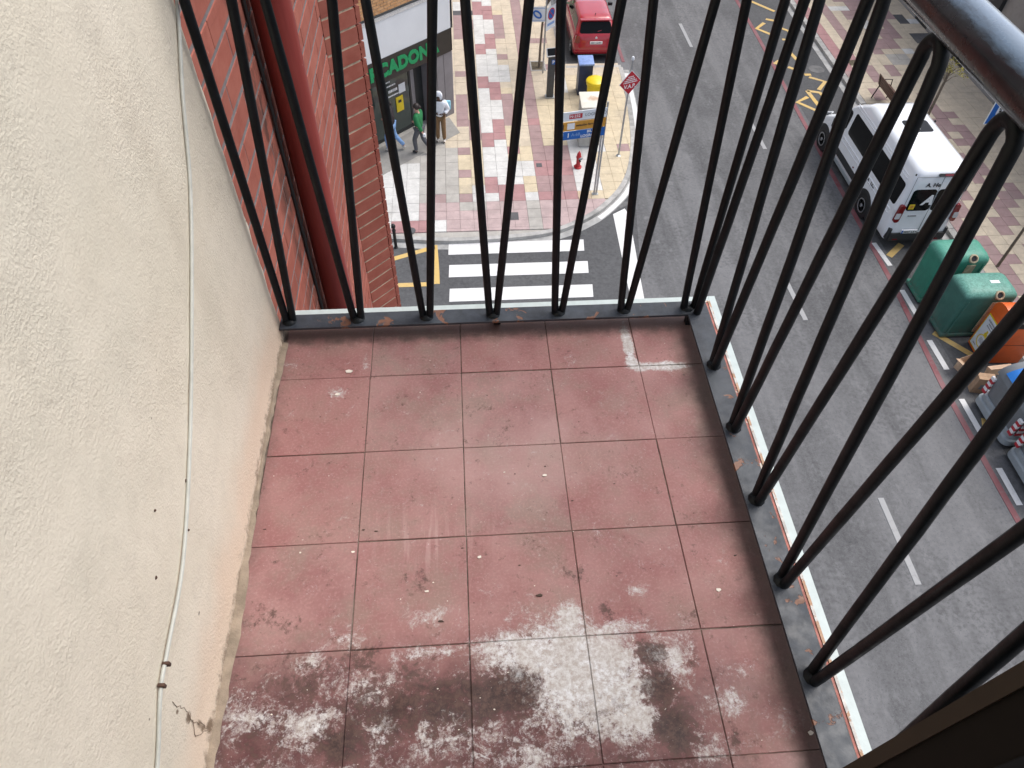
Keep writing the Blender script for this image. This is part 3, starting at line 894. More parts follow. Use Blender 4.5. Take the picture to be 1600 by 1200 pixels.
# ================================================================== BUILDINGS
# ---- corner supermarket building
wall_dir = Vector((math.sin(R(47)), math.cos(R(47)), 0))
wall_n = Vector((wall_dir.y, -wall_dir.x, 0))
bp0 = Vector((-1.13, 21.11, ZS))
def mp(s_, off, z): return bp0 + wall_dir * s_ + wall_n * off + Vector((0, 0, z))
shop = thing('supermarket', 'tan brick corner building with green supermarket sign over its door', 'building', tuple(bp0))
def sh(s_, off, z): return mp(s_, off, z) - bp0
def wpanel(mb, s0, s1, o0, o1, z0, z1):
    a = [sh(s0, o0, 0), sh(s1, o0, 0), sh(s1, o1, 0), sh(s0, o1, 0)]
    return mb.prism([(p.x, p.y) for p in a], z0, z1)
SE = 1.62                         # where the chamfer meets the street side
cor = sh(SE, .4, 0)
wpanel(MB(), -3.4, .62, -2.5, 0, 0, 2.2).build('back_wall', 'shop_dark', shop, 0)
side_end = (cor.x + .02, cor.y + 30)
mbx = MB(); mbx.prism([(sh(-3.4, .4, 0).x, sh(-3.4, .4, 0).y), (cor.x, cor.y), side_end, (side_end[0] - 8, side_end[1]), (sh(-3.4, 0, 0).x - 6, sh(-3.4, 0, 0).y + 3)], 2.92, 4.0)
mbx.build('fascia', 'shop_white', shop, 0)
mbx = MB(); mbx.prism([(sh(-3.4, .385, 0).x, sh(-3.4, .385, 0).y), (cor.x - .015, cor.y), (side_end[0] - .015, side_end[1]), (side_end[0] - 8, side_end[1]), (sh(-3.4, 0, 0).x - 6, sh(-3.4, 0, 0).y + 3)], 4.17, 16)
mbx.build('upper_wall', 'mortar_cream', shop, 0)
mbx = MB(); mbx.prism([(sh(-3.4, .42, 0).x, sh(-3.4, .42, 0).y), (cor.x + .02, cor.y), (side_end[0] + .02, side_end[1]), (side_end[0] - 8, side_end[1]), (sh(-3.4, 0, 0).x - 6, sh(-3.4, 0, 0).y + 3)], 4.0, 4.125)
mbx.build('granite_band', 'granite', shop, 0)
wpanel(MB(), -3.4, SE - .01, .30, .43, 4.127, 4.168).build('flashing', 'dark_metal', shop, 0)
wpanel(MB(), -3.4, SE - .03, .1, .425, 2.2, 2.915).build('sign_band', 'sign_dark', shop, 0)
sb = MB(); sb.prism([(cor.x - .5, cor.y + .03), (cor.x + .03, cor.y), (cor.x + .03, cor.y + .45), (cor.x - .5, cor.y + .45)], 2.2, 2.915)
sb.build('sign_band_return', 'sign_dark', shop, 0)
sp_ = [(-2.7, 'M'), (-2.3, 'E'), (-1.92, 'R'), (-1.56, 'C'), (-1.17, 'A'), (-.775, 'D'), (-.345, 'O'), (.095, 'N'), (.50, 'A')]
for s_, ch in sp_:
    letters('sign_letter', ch, .54, 'sign_green', shop, sh(s_ + .34, .436, 2.555), wall_dir, (0, 0, 1), .03, .012)
# pillar at the corner
pl = MB(); a = [sh(.62, -.4, 0), sh(.62, .4, 0), cor, Vector((cor.x, cor.y + 2.9, 0)), Vector((cor.x - 2, cor.y + 2.9, 0))]
pl.prism([(p.x, p.y) for p in a], 0, 2.2); pl.build('corner_pillar', 'pillar', shop, 0)
gr = MB()
for s_ in (.93, 1.25): wpanel(gr, s_, s_ + .012, .395, .404, .02, 2.18)
gr.build('pillar_joint', 'shop_dark', shop, 0)
MB().bx((cor.x - 2, cor.y + 2.92, 0), (cor.x - .05, cor.y + 8.4, 2.9)).bx((cor.x - 2, cor.y + 8.45, 0), (cor.x - .01, cor.y + 30, 2.9)).build('side_wall', 'pillar', shop, 0)
MB().bx((cor.x - .03, cor.y + 2.0, 2.0), (cor.x + .06, cor.y + 3.3, 3.35), .01).build('wall_cabinet', 'shop_dark', shop, 0)
# doors
gd = MB()
for s0, s1 in ((-2.95, -2.05), (-2.0, -1.06), (-.98, .02)):
    wpanel(gd, s0, s1, .0, .03, .12, 2.16)
gd.build('glass_door', 'shop_glass', shop, 0)
fr = MB()
for s0, s1 in ((-3.05, -2.97), (-2.05, -2.0), (-1.05, -.99), (.025, .09)): wpanel(fr, s0, s1, .0, .05, 0, 2.19)
wpanel(fr, -3.0, .02, .0, .045, 0, .115)
wpanel(fr, .24, .60, .0, .02, 0, 2.19)
fr.build('door_frame', 'shop_dark', shop, 0)
wpanel(MB(), .095, .235, .0, .06, 0, 2.19).build('door_post', 'pillar', shop, 0)
tx = MB()
for (s0, s1, z) in ((-.95, -.72, 1.86), (-.95, -.50, 1.72), (-.93, -.86, 1.5), (-.82, -.45, 1.52), (-.93, -.42, 1.38)):
    k = s0
    while k < s1 - .02:
        wd = rnd.uniform(.025, .06)
        wpanel(tx, k, min(k + wd, s1), .0315, .034, z, z + (.045 if z != 1.52 else .085)); k += wd + .014
stuff(tx.build('door_notice', 'white_print', shop, 0))
wpanel(MB(), -.40, -.13, .0315, .036, 1.36, 1.66).build('paper_notice', 'sign_white', shop, 0)
ye = MB(); wpanel(ye, -.57, -.28, .032, .06, .78, 1.28); ye.build('yellow_notice', 'yellow_print', shop, 0)
wpanel(MB(), -.49, -.36, .0605, .064, 1.08, 1.17).build('notice_print', 'black_print', shop, 0)
# tan bricks of the upper wall that can be told apart
bb = bmesh.new(); bmesh.ops.create_cube(bb, size=1); bmesh.ops.scale(bb, vec=(.23, .03, .066), verts=bb.verts)
tb = bpy.data.meshes.new('brick'); bb.to_mesh(tb); bb.free(); tb.materials.append(M['tan_brick'])
for r in range(9):
    for k in range(14):
        s_ = -1.9 + k * .25 + (.125 if r % 2 else 0)
        if s_ > SE - .12: continue
        p = sh(s_, .385, 4.22 + r * .082)
        o = link('brick', tb, shop, tuple(p)); o.rotation_euler = (0, 0, math.atan2(wall_dir.y, wall_dir.x))
# dark paving in front of the door
ent = [mp(-3.4, 0, 0), mp(.6, 0, 0), mp(.62, .42, 0), mp(1.3, .47, 0), mp(.9, 1.42, 0), mp(-3.4, 1.42, 0)]
struct(MB().prism([(p.x, p.y) for p in ent], ZS - .02, ZS + .008).build('entrance_paving', 'pavK', smooth=0))
st = [mp(-3.4, .05, 0), mp(.3, .05, 0), mp(.3, .22, 0), mp(-3.4, .22, 0)]
struct(MB().prism([(p.x, p.y) for p in st], ZS, ZS + .014).build('door_sill', 'pavG', smooth=0))

# ---- building across the street, on the right
opp = thing('opposite_building', 'grey stone ground floor of the building across the street', 'building', (19.75, 20, ZS))
MB().bx((.06, -40, 0), (12, 50, 6.2)).build('wall', 'facade_grey', opp, 0)
for k in range(12):
    y = -22 + k * 3.4
    MB().bx((-.05, y, 0), (.06, y + 2.3, .75), .01).build('plinth', 'plinth', opp, 0)
    MB().bx((-.02, y + 2.34, 0), (.06, y + 3.36, 2.35), .01).build('doorway', 'shop_dark', opp, 0)
    MB().bx((.02, y + .15, .9), (.065, y + 2.15, 2.05)).build('shop_window', 'shop_glass', opp, 0)
MB().bx((-.28, 1.3, 2.2), (.05, 2.5, 2.28)).build('red_awning_bar', 'red_body', opp, 0)
MB().bx((-.1, 3.9, 2.3), (.055, 5.6, 3.1)).build('dark_panel', 'shop_dark', opp, 0)
for k in range(9):
    for f in range(1):
        MB().bx((.03, -22 + k * 4, 3.9 + f * 3), (.075, -20.4 + k * 4, 5.5 + f * 3)).build('window', 'glass_dark', opp, 0)

# ---- our own building: brick wall, corner pier, plaster wall
home = thing('brick_building', 'red brick apartment wall with angled corner pier beside the balcony', 'building', (0, 0, 0))
MB().prism([(-.0508, .19), (-.0508, 1.89), (-.068, 1.93), (.055, 2.055), (.07, 2.075), (-.2, 2.32), (-4, 2.4), (-4, .19)], -12.2, 4.5).build('wall', 'mortar_dark', home, 0)
MB().prism([(-.055, -8), (-.055, .188), (-4, .188), (-4, -8)], -12.2, -.3).build('lower_wall', 'mortar_dark', home, 0)
bb = bmesh.new(); bmesh.ops.create_cube(bb, size=1); bmesh.ops.scale(bb, vec=(.03, .2465, .0685), verts=bb.verts)
bmesh.ops.bevel(bb, geom=list(bb.edges), offset=.002, segments=1, affect='EDGES')
br = bpy.data.meshes.new('brick'); bb.to_mesh(br); bb.free(); br.materials.append(M['brick'])
nb = 0
for r in range(-26, 12):
    z = .008 + r * .08
    for k in range(0 if r > -17 else 4, 8):
        yc = .20 + k * .25 + (.125 if r % 2 else 0)
        y0, y1 = max(yc - .123, .202), min(yc + .123, 1.895)
        if y1 - y0 < .04: continue
        o = link('brick', br, home, (-.064 + rnd.uniform(-.0012, .0012), (y0 + y1) / 2, z))
        o.scale = (1, (y1 - y0) / .2465, 1)
        nb += 1
# pier bricks laid on the splayed corner, each broken at the end with its cores showing
d45 = Vector((math.sin(R(45)), math.cos(R(45)), 0)); n45 = Vector((d45.y, -d45.x, 0))
for var in range(3):
    pm = MB()
    def pq(s_, o_): v = d45 * s_ + n45 * o_; return (v.x, v.y)
    pm.prism([pq(0, -.05), pq(0, 0), pq(.183, 0), pq(.186, -.05)], -.0345, .0345)
    # ragged end pieces with the dark cores between
    zz = -.0345
    step = .0115
    while zz < .034:
        e = rnd.uniform(.187, .1925)
        pm.prism([pq(e, -.05), pq(e, -.004), pq(.213, -.002), pq(.213, -.05)], zz, zz + step)
        zz += step
    me_o = pm.build('brick', 'brick', None, 0)
    M['_pier%d' % var] = me_o.data
    bpy.data.objects.remove(me_o)
for r in range(-24, 9):
    o = link('brick', M['_pier%d' % (r % 3)], home, (-.05 + rnd.uniform(-.0005, .0005), 1.91 + rnd.uniform(-.0005, .0005), .0175 + .045 + r * .08))
mc = MB(); q = [Vector((-.05, 1.91, 0)) + d45 * a + n45 * b for a, b in ((.002, -.06), (.002, -.0020), (.178, -.0024), (.18, -.06))]
mc.prism([(p.x, p.y) for p in q], -2.2, 1.2); mc.build('pier_mortar', 'mortar_cream', home, 0)

# plaster wall: rough face along the balcony, rounded broken end by the railing
def wall_mesh():
    mb = MB()
    ys = [-2.4 + i * .03 for i in range(84)]
    zs = [-.02 + i * .05 for i in range(0, 63)]
    prof = [(y, 0.0) for y in ys if y < .165] + [(.168, 0), (.178, -.001), (.188, -.004), (.196, -.010), (.201, -.018), (.203, -.028), (.203, -.045), (.200, -.28)]
    rings = []
    from mathutils import noise as N
    for z in zs:
        ring = []
        for y, dx in prof:
            p = Vector((0, y * 9, z * 9))
            d = N.noise(p) * .0022 + N.noise(p * 3) * .0010
            if y > .16: d += N.noise(Vector((5, y * 60, z * 26))) * .003
            yy = y + (N.noise(Vector((9, 2, z * 22))) * .004 + N.noise(Vector((9, 2, z * 60))) * .003 if y > .18 else 0)
            lowflare = max(0, .05 - z) * .10
            ring.append(Vector((-.010 + dx + d + lowflare, yy, z)))
        ring.append(Vector((-.32, .2, z))); ring.append(Vector((-.32, -2.4, z)))
        rings.append(ring)
    mb.rings(rings, True, True)
    return mb
wall = wall_mesh().build('plaster_wall', 'plaster', smooth=60)
tag(wall, 'rough cream plaster wall along the left side of the balcony', 'wall')
# cove of mortar between wall and tiles
cv = MB()
rings = []
for i in range(120):
    y = -2.3 + i * .021
    if y > .155: break
    wdt = .012 + .004 * math.sin(y * 7) + rnd.uniform(-.003, .003) + (.004 if y < -.55 else 0)
    hgt = .006 + rnd.uniform(-.003, .003)
    rings.append([(-.02, y, -.01), (-.006 + wdt, y, -.004), (-.006 + wdt, y, .0015), (-.002, y, hgt), (-.02, y, hgt)])
cv.rings(rings)
cv.build('mortar_cove', 'mortar', wall, 40)
for pts in ([(-.90, .221), (-.892, .152), (-.90, .112), (-.918, .082), (-.888, .004)], [(-.90, .112), (-.895, .047), (-.896, .006)], [(-.809, .237), (-.835, .214), (-.859, .167), (-.883, .13)], [(-.482, .304), (-.477, .221), (-.45, .168), (-.436, .059)], [(-.659, .23), (-.625, .192), (-.585, .107)], [(.03, .306), (-.023, .214), (-.053, .164)], [(-.083, .321), (-.079, .251), (-.057, .193)]):
    P = []
    for (a, b) in zip(pts, pts[1:]):
        for k in range(6):
            t = k / 6
            P.append((-.0085 - .0002, a[0] + (b[0] - a[0]) * t + rnd.uniform(-.004, .004), a[1] + (b[1] - a[1]) * t + rnd.uniform(-.004, .004)))
    if pts[0][0] < -.85:
        MB().tube(P, [rnd.uniform(.0003, .0008) for _ in P], 5).build('wall_crack', 'crack', wall, 0)
sp = MB()
for (y, z) in ((-.62, .315), (-.66, .46), (-.75, .395), (-.55, .375)):
    sp.lathe([(.0, -.002), (rnd.uniform(.0022, .004), 0), (.0015, .002), (0, .0025)], (-.0095, y, z), 7, 'X')
stuff(sp.build('wall_speck', 'rusty', wall))

# white cable on the plaster
cpts = [(.19, 1.02), (.184, .921), (.053, .799), (-.075, .67), (-.283, .528), (-.495, .402), (-.687, .316), (-.83, .297), (-.9, .287), (-1.004, .233), (-1.15, .18), (-1.3, .16)]
cp = smooth_poly([(-.006 + .001, a, b) for a, b in cpts], 6)
cable = tag(MB().tube(cp, .0036, 8).build('wall_cable', 'cable_white'), 'thin white cable running down the cream plaster wall', 'cable')
for (y, z) in ((-.858, .292), (-.893, .291)):
    MB().box((-.003, y, z), (.012, .006, .013), bev=.002).build('cable_clip', 'rusty', cable)
bc = [(-.043, .775, 2.0), (-.043, .775, 1.0), (-.041, .77, .45), (-.043, .77, 0), (-.043, .765, -.6), (-.043, .765, -2), (-.043, .765, -11.9)]
tag(MB().tube(bc, .006, 8).build('brick_wall_cable', 'cable_black'), 'thin black cable running down the brick wall beside the red pipe', 'cable')
pp = MB().cyl((.014, .84, -12.1), (.014, .84, 4), .055, n=28)
pipe = tag(pp.build('drain_pipe', 'pipe', smooth=60), 'red painted drain pipe running down the brick wall', 'pipe')

# ================================================================== BALCONY
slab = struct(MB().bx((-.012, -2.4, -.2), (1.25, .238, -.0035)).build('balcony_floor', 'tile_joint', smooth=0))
# tiles: 5 columns by rows of 25 cm
for i in range(5):
    for j in range(-10, 1):
        x0, x1 = i * .25, (i + 1) * .25
        y0, y1 = j * .25, (j + 1) * .25
        if i == 0: x0 = .004
        if i == 4: x1 = 1.236
        if j == 0: y1 = .236
        g = .0010
        jx, jy = rnd.uniform(-.0008, .0008), rnd.uniform(-.0008, .0008)
        tz = rnd.uniform(-.0009, .0009)
        t = MB()
        a, b, c_, d_ = x0 + g + jx, x1 - g + jx, y0 + g + jy, y1 - g + jy
        e = .0012
        t.rings([[(a, c_, -.02), (b, c_, -.02), (b, d_, -.02), (a, d_, -.02)], [(a, c_, -e), (b, c_, -e), (b, d_, -e), (a, d_, -e)], [(a + e, c_ + e, 0), (b - e, c_ + e, 0), (b - e, d_ - e, 0), (a + e, d_ - e, 0)]], False, True)
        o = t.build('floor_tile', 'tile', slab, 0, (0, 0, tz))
        o.rotation_euler = (rnd.uniform(-.0008, .0008), rnd.uniform(-.0008, .0008), 0)
# outer edge of the slab
def edge_rows(name, a, b, z0, z1, mat, outward):
    """a strip running round the two open sides from x/y offset a to b"""
    m = MB()
    m.bx((a, -2.4, z0), (b, a - 1.25 + .238 + (b - a), z1))
    m.bx((-.012, a - 1.25 + .238, z0), (a - .0005, a - 1.25 + .238 + (b - a), z1 - .0003))
    return m.build(name, mat, slab, 0)
edge_rows('painted_edge', 1.2505, 1.2565, -.06, -.005, 'edge_red', 0)
edge_rows('flaking_edge', 1.2570, 1.2635, -.06, -.0025, 'edge_white_rough', 0)
edge_rows('drip_edge', 1.2640, 1.2835, -.10, -.004, 'edge_white', 0)

rail = thing('balcony_railing', 'black iron balcony railing of bent bars with round handrail', 'railing', (0, 0, 0))
MB().bx((-.006, .146, .041), (1.2245, .2, .049), .001).build('bottom_rail', 'rail_flat', rail, 0)
MB().bx((1.162, -2.4, .041), (1.2245, .1455, .0492), .001).build('bottom_rail', 'rail_flat', rail, 0)
for (x, y) in ((1.165, .15), (1.18, -1.3), (.6, .18)):
    MB().bx((x, y, -.003), (x + .02, y + .02, .042)).build('foot', 'bar', rail, 0)
BR = .0104
def hairpin(p0, p1, mid):
    """bent bar: up one leg, round the top, down the other"""
    hw, zt = .024, 1.045
    pts = [(p0 + .009, .044), (p0 + .0125, .085)]
    for k in range(1, 10):
        t = k / 10
        pts.append((p0 + .0125 + (mid - hw - p0 - .0125) * t, .085 + (zt - .085) * t))
    for k in range(0, 13):
        a = math.pi - math.pi * k / 12
        pts.append((mid + hw * math.cos(a), zt + .033 * math.sin(a)))
    for k in range(9, 0, -1):
        t = k / 10
        pts.append((p1 - .0125 + (mid + hw - p1 + .0125) * t, .085 + (zt - .085) * t))
    pts += [(p1 - .0125, .085), (p1 - .009, .044)]
    return pts
fx = [.020, .211, .407, .598, .787, .979, 1.165]
FM = [.133, .3225, .515, .7035, .886, 1.075]
for a, b, fm in zip(fx, fx[1:], FM):
    y = .174 if a > .3 else .178
    pts = [(u, y + rnd.uniform(-.0006, .0006), z) for u, z in hairpin(a, b, fm)]
    MB().tube(pts, [BR * rnd.uniform(.965, 1.035) for _ in pts], 12).build('baluster', 'bar', rail, 50)
ry = [.160, -.049, -.258, -.468, -.672, -.877, -1.085, -1.295, -1.505, -1.71]
RM = [.0715, -.145, -.342, -.545, -.752, -.962, -1.17, -1.38, -1.59]
for a, b, rm in zip(ry, ry[1:], RM):
    pts = [(1.19 + rnd.uniform(-.0006, .0006), u, z) for u, z in hairpin(b, a, rm)]
    MB().tube(pts, [BR * 1.04 * rnd.uniform(.965, 1.035) for _ in pts], 12).build('baluster', 'bar', rail, 50)
for (x, y) in ((.012, .176), (1.186, .176)):
    MB().cyl((x, y, .03), (x, y, 1.10), BR, n=12).build('post', 'bar', rail, 50)
for x, y in [(q, .175) for q in fx] + [(1.19, q) for q in ry[1:]]:
    MB().lathe([(.021, 0), (.019, .004), (.012, .010), (0, .012)], (0, 0, 0), 10).build('weld_bead', 'bar', rail, 60, (x, y, .048))
hp = [(1.19, y, 1.117) for y in (-2.4, -1.8, -1.2, -.6, -.3, 0, .175)]
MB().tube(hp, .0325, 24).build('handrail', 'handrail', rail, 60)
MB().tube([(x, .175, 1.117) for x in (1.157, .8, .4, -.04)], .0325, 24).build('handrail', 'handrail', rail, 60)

# brown frame of the balcony door at the right
jamb = thing('door_frame', 'dark brown metal door frame upright at the lower right corner', 'door frame', (.917, -1.15, 0))
MB().bx((.003, -.05, 0), (.043, .0, 2.3), .002).build('outer_strip', 'jamb', jamb, 0)
MB().bx((0, -.012, 0), (.0028, .002, 2.3)).bx((.0435, -.045, 0), (.0485, .006, 2.3), .001).build('bead', 'jamb_edge', jamb, 0)
MB().bx((.049, -.06, 0), (.118, -.012, 2.3), .002).build('rebate', 'jamb', jamb, 0)
MB().bx((.1185, -.06, 0), (.20, .0, 2.3), .003).build('stile', 'jamb', jamb, 0)
MB().bx((.2005, -.06, 0), (.26, .012, 2.3), .003).build('stile', 'jamb', jamb, 0)
# unseen wall behind the camera and slab overhead, added to shade the balcony
tag(MB().bx((-.3, -2.62, -.2), (1.28, -2.42, 3.0)).build('unseen_shade_wall', 'facade_cream', smooth=0), 'unseen cream wall behind the viewer, added to shade the floor', 'wall')

shade_slab = MB().bx((-.25, -2.41, 2.75), (1.28, -1.02, 2.93)).build('overhead_shade_slab', 'facade_cream', home, 0)  # unseen slab, its depth set to darken the near floor

# loose scraps on the floor
fl = MB()
def scrap(mb, x, y, r, flat=.6):
    n = rnd.randint(5, 7); a0 = rnd.random() * 6
    pts = [(x + r * rnd.uniform(.5, 1.1) * math.cos(a0 + 2 * math.pi * k / n), y + flat * r * rnd.uniform(.5, 1.1) * math.sin(a0 + 2 * math.pi * k / n)) for k in range(n)]
    mb.prism(pts, .0008, .0008 + r * .22)
for (x, y, r) in ((.19, .02, .011), (.165, -.06, .009), (1.06, -.665, .009), (.70, -.345, .007), (.53, -.555, .006), (.41, -.63, .006), (.24, -.525, .005), (1.17, -.97, .008), (.60, -.33, .003), (.12, -.52, .004)):
    scrap(fl, x, y, r)
for k in range(20):
    scrap(fl, rnd.uniform(.03, 1.14), rnd.uniform(-1.0, .1), rnd.uniform(.0010, .0022))
for k in range(22):
    scrap(fl, rnd.uniform(.03, .95), rnd.uniform(-1.0, -.6), rnd.uniform(.0012, .003))
stuff(fl.build('paint_flakes', 'flake', smooth=0))
dk = MB()
for (x, y, r) in ((.66, -.655, .011), (.44, -.70, .008), (.26, -.47, .005), (.29, -.475, .005), (.03, -.455, .004), (.49, -.53, .004), (1.12, -.585, .006), (.76, -.42, .004), (.62, -.58, .004)):
    scrap(dk, x, y, r, .35)
for k in range(26):
    scrap(dk, rnd.uniform(.03, 1.15), rnd.uniform(-1.0, .1), rnd.uniform(.001, .003), .5)
stuff(dk.build('dry_scraps', 'dry_bit', smooth=0))

# ================================================================== VEHICLES
def rring(z, y0, y1, hw, r, n=5, nose=0.0, x0=None):
    """rounded rectangle outline at height z, counter-clockwise from the rear right"""
    pts = []
    for cx, cy, a0 in ((hw - r, y0 + r, -90), (hw - r, y1 - r, 0), (-hw + r, y1 - r, 90), (-hw + r, y0 + r, 180)):
        for k in range(n + 1):
            a = R(a0 + 90 * k / n)
            pts.append((cx + r * math.cos(a), cy + r * math.sin(a), z))
    return pts
def wheel(parent, x, y, r, wdt, side):
    w_ = MB().lathe([(0, -wdt / 2), (r * .7, -wdt / 2), (r * .96, -wdt * .42), (r, -wdt * .25), (r, wdt * .25), (r * .96, wdt * .42), (r * .7, wdt / 2), (0, wdt / 2)], (0, 0, 0), 28, 'X')
    o = w_.build('wheel', 'rubber', parent, 40, (x, y, r))
    k = MB()
    sx = side
    rim = [(0, .0), (r * .62, .0), (r * .64, .012), (r * .55, .014), (r * .52, -.03), (r * .18, -.01), (r * .16, .02), (0, .022)]
    k.lathe([(a, b * sx) for a, b in rim], (0, 0, 0), 24, 'X')
    k.build('rim', 'rim', o, 40, (sx * wdt / 2, 0, 0))
    s_ = MB()
    for q in range(5):
        an = q * 2 * math.pi / 5 + .3
        s_.box((sx * .006, math.cos(an) * r * .38, math.sin(an) * r * .38), (.012, r * .2, r * .09), rot=Matrix.Rotation(an, 4, 'X'))
    s_.build('rim_slot', 'black', o, 0, (sx * wdt / 2, 0, 0))

# ---- white van (local: rear at y=0, driving towards +y)
van = thing('white_van', 'white passenger van parked along the far kerb seen from behind', 'van', (13.42, 14.32, ZR))
HW = .90
low = [rring(.30, .06, 5.70, HW - .06, .16), rring(.36, .02, 5.82, HW - .02, .18), rring(.62, .0, 5.90, HW, .20), rring(.80, .02, 5.88, HW + .005, .2), rring(1.02, .035, 5.55, HW, .22), rring(1.24, .045, 5.18, HW - .005, .2)]
gh = [rring(1.25, .045, 5.12, HW - .005, .18), rring(1.32, .05, 5.05, HW - .012, .18), rring(2.06, .085, 4.30, HW - .075, .2), rring(2.16, .09, 4.15, HW - .09, .2), rring(2.40, .11, 3.75, HW - .125, .22), rring(2.50, .16, 3.62, HW - .17, .22), rring(2.55, .28, 3.45, HW - .28, .2), rring(2.575, .5, 3.2, HW - .5, .15)]
MB().rings(low + gh).build('body', 'white_body', van, 50)
# planes of the sides and the rear for windows
def side_q(sgn, z0, z1, ya, yb, o=.0):
    def xw(z): return (HW - .012) + (z - 1.32) * (-.063 / .74)
    if sgn < 0: return [(-xw(z0) - o, yb, z0), (-xw(z0) - o, ya, z0), (-xw(z1) - o, ya, z1), (-xw(z1) - o, yb, z1)]
    return [(xw(z0) + o, ya, z0), (xw(z0) + o, yb, z0), (xw(z1) + o, yb, z1), (xw(z1) + o, ya, z1)]
for sg in (-1, 1):
    for ya, yb in ((.30, .96), (1.04, 2.40), (2.48, 3.92)):
        MB().panel(side_q(sg, 1.34, 2.02, ya, yb), rad=.09, off=.006, th=.03).build('side_window', 'glass_dark', van, 0)
    MB().panel(side_q(sg, 1.34, 1.92, 4.10, 4.72), rad=.09, off=.006, th=.03).build('side_window', 'glass_dark', van, 0)
    # swages and lower cladding along the flank
    sw = MB()
    for z, wz in ((1.16, .035), (1.02, .035), (2.14, .03), (2.22, .03)):
        xw = HW + .003 if z < 1.3 else HW - .085 - (z - 2.1) * .15
        sw.tube([(sg * xw, .35, z), (sg * xw, .45, z), (sg * xw, 4.0, z), (sg * xw, 4.1, z)], [.002, .019, .019, .002], 8)
    sw.build('swage_line', 'white_body', van, 50)
    MB().bx((sg * (HW - .02), 2.12, .52), (sg * (HW + .022), 4.72, .74), .012).build('side_cladding', 'clad', van, 0)
    MB().bx((sg * (HW - .1), 2.1, .28), (sg * (HW - .005), 4.75, .40), .02).build('sill', 'bin_grey_light', van, 0)
    for y in (1.62, 5.18):
        # dark arch and wheel
        ar = MB()
        n = 18
        ri, ro = .40, .50
        rings = []
        for k in range(n + 1):
            a = math.pi * (-.12 + 1.24 * k / n)
            rings.append([(sg * (HW - .10), y + ri * math.cos(a), .34 + ri * math.sin(a)), (sg * (HW + .018), y + ri * math.cos(a), .34 + ri * math.sin(a)), (sg * (HW + .018), y + ro * math.cos(a), .34 + ro * math.sin(a)), (sg * (HW - .10), y + ro * math.cos(a), .34 + ro * math.sin(a))])
        ar.rings(rings); ar.build('wheel_arch', 'clad', van, 40)
        MB().lathe([(0, 0), (.40, 0), (.40, sg * .01), (0, sg * .01)], (sg * (HW + .002), y, .36), 24, 'X').build('wheel_well', 'black', van, 0)
        wheel(van, sg * (HW - .10), y, .345, .24, sg)
    MB().box((sg * (HW + .16), 4.55, 1.32), (.12, .13, .30), bev=.03).build('wing_mirror', 'clad', van)
    MB().tube([(sg * (HW - .02), 4.62, 1.24), (sg * (HW + .12), 4.56, 1.22)], .03, 8).build('mirror_arm', 'clad', van)
    MB().box((sg * (HW + .155), 4.478, 1.32), (.09, .012, .22), bev=.005).build('mirror_glass', 'rim', van)
    # tail lamps standing on the rear corner
    tl = MB(); tl.panel([(sg * (HW - .005) - (0 if sg < 0 else .15), -.012, .98), (sg * (HW - .005) + (.15 if sg < 0 else 0), -.012, .98), (sg * (HW - .04) + (.14 if sg < 0 else 0), .012, 1.52), (sg * (HW - .04) - (0 if sg < 0 else .14), .012, 1.52)], rad=.05, off=.012, th=.10)
    lamp = tl.build('tail_lamp', 'lamp_red', van)
    MB().panel([(sg * (HW - .01) - (.02 if sg < 0 else .12), -.012, 1.10), (sg * (HW - .01) + (.12 if sg < 0 else .02), -.012, 1.10), (sg * (HW - .03) + (.11 if sg < 0 else .02), .002, 1.28), (sg * (HW - .03) - (.02 if sg < 0 else .11), .002, 1.28)], rad=.03, off=.016, th=.02).build('reversing_lamp', 'lamp_clear', lamp)
    MB().box((sg * (HW + .012), 2.85, .83), (.02, .06, .035), bev=.005).build('side_marker', 'lamp_red', van)
# rear doors
def rear_q(x0, x1, z0, z1):
    def yw(z): return .045 + (z - 1.25) * (.04 / .81)
    return [(x0, yw(z0), z0), (x1, yw(z0), z0), (x1, yw(z1), z1), (x0, yw(z1), z1)]
MB().panel(rear_q(-.68, -.02, 1.33, 2.0), rad=.09, off=.012, th=.03).build('rear_window', 'glass_dark', van, 0)
MB().panel(rear_q(.02, .68, 1.33, 2.0), rad=.09, off=.012, th=.03).build('rear_window', 'glass_dark', van, 0)
def low_q(x0, x1):
    return [(x0, .002, .66), (x1, .002, .66), (x1, .046, 1.245), (x0, .046, 1.245)]
MB().panel(rear_q(-.006, .006, 1.25, 2.38), rad=.001, off=.004, th=.01).panel(low_q(-.006, .006), rad=.001, off=.006, th=.01).build('door_gap', 'grey_print', van, 0)
for x_ in (-.76, .76):
    MB().panel(rear_q(x_ - .004, x_ + .004, 1.25, 2.38), rad=.001, off=.003, th=.01).build('door_seam', 'grey_print', van, 0)
MB().panel(rear_q(-.76, .76, 2.375, 2.384), rad=.001, off=.003, th=.01).build('door_seam', 'grey_print', van, 0)
MB().box((-.40, .03, 1.16), (.24, .03, .03), bev=.008).build('door_handle', 'grey_print', van)
MB().bx((-.80, -.055, .34), (.80, .10, .60), .03).bx((-.86, -.02, .36), (-.78, .3, .74), .02).bx((.78, -.02, .36), (.86, .3, .74), .02).build('rear_bumper', 'clad', van)
pl_ = MB().bx((-.52, -.068, .62), (-.08, -.02, .73), .004).build('number_plate', 'white_print', van)
MB().bx((-.52, -.0695, .622), (-.475, -.06, .728)).build('plate_band', 'blue_print', pl_, 0)
letters('plate_text', '0037 LKV', .095, 'black_print', pl_, (-.27, -.0695, .672), (1, 0, 0), (0, 0, 1), .002, .0008)
for sx in (-.6, .6):
    MB().bx((sx - .07, -.06, .38), (sx + .07, -.05, .42), .004).build('reflector', 'lamp_red', van)
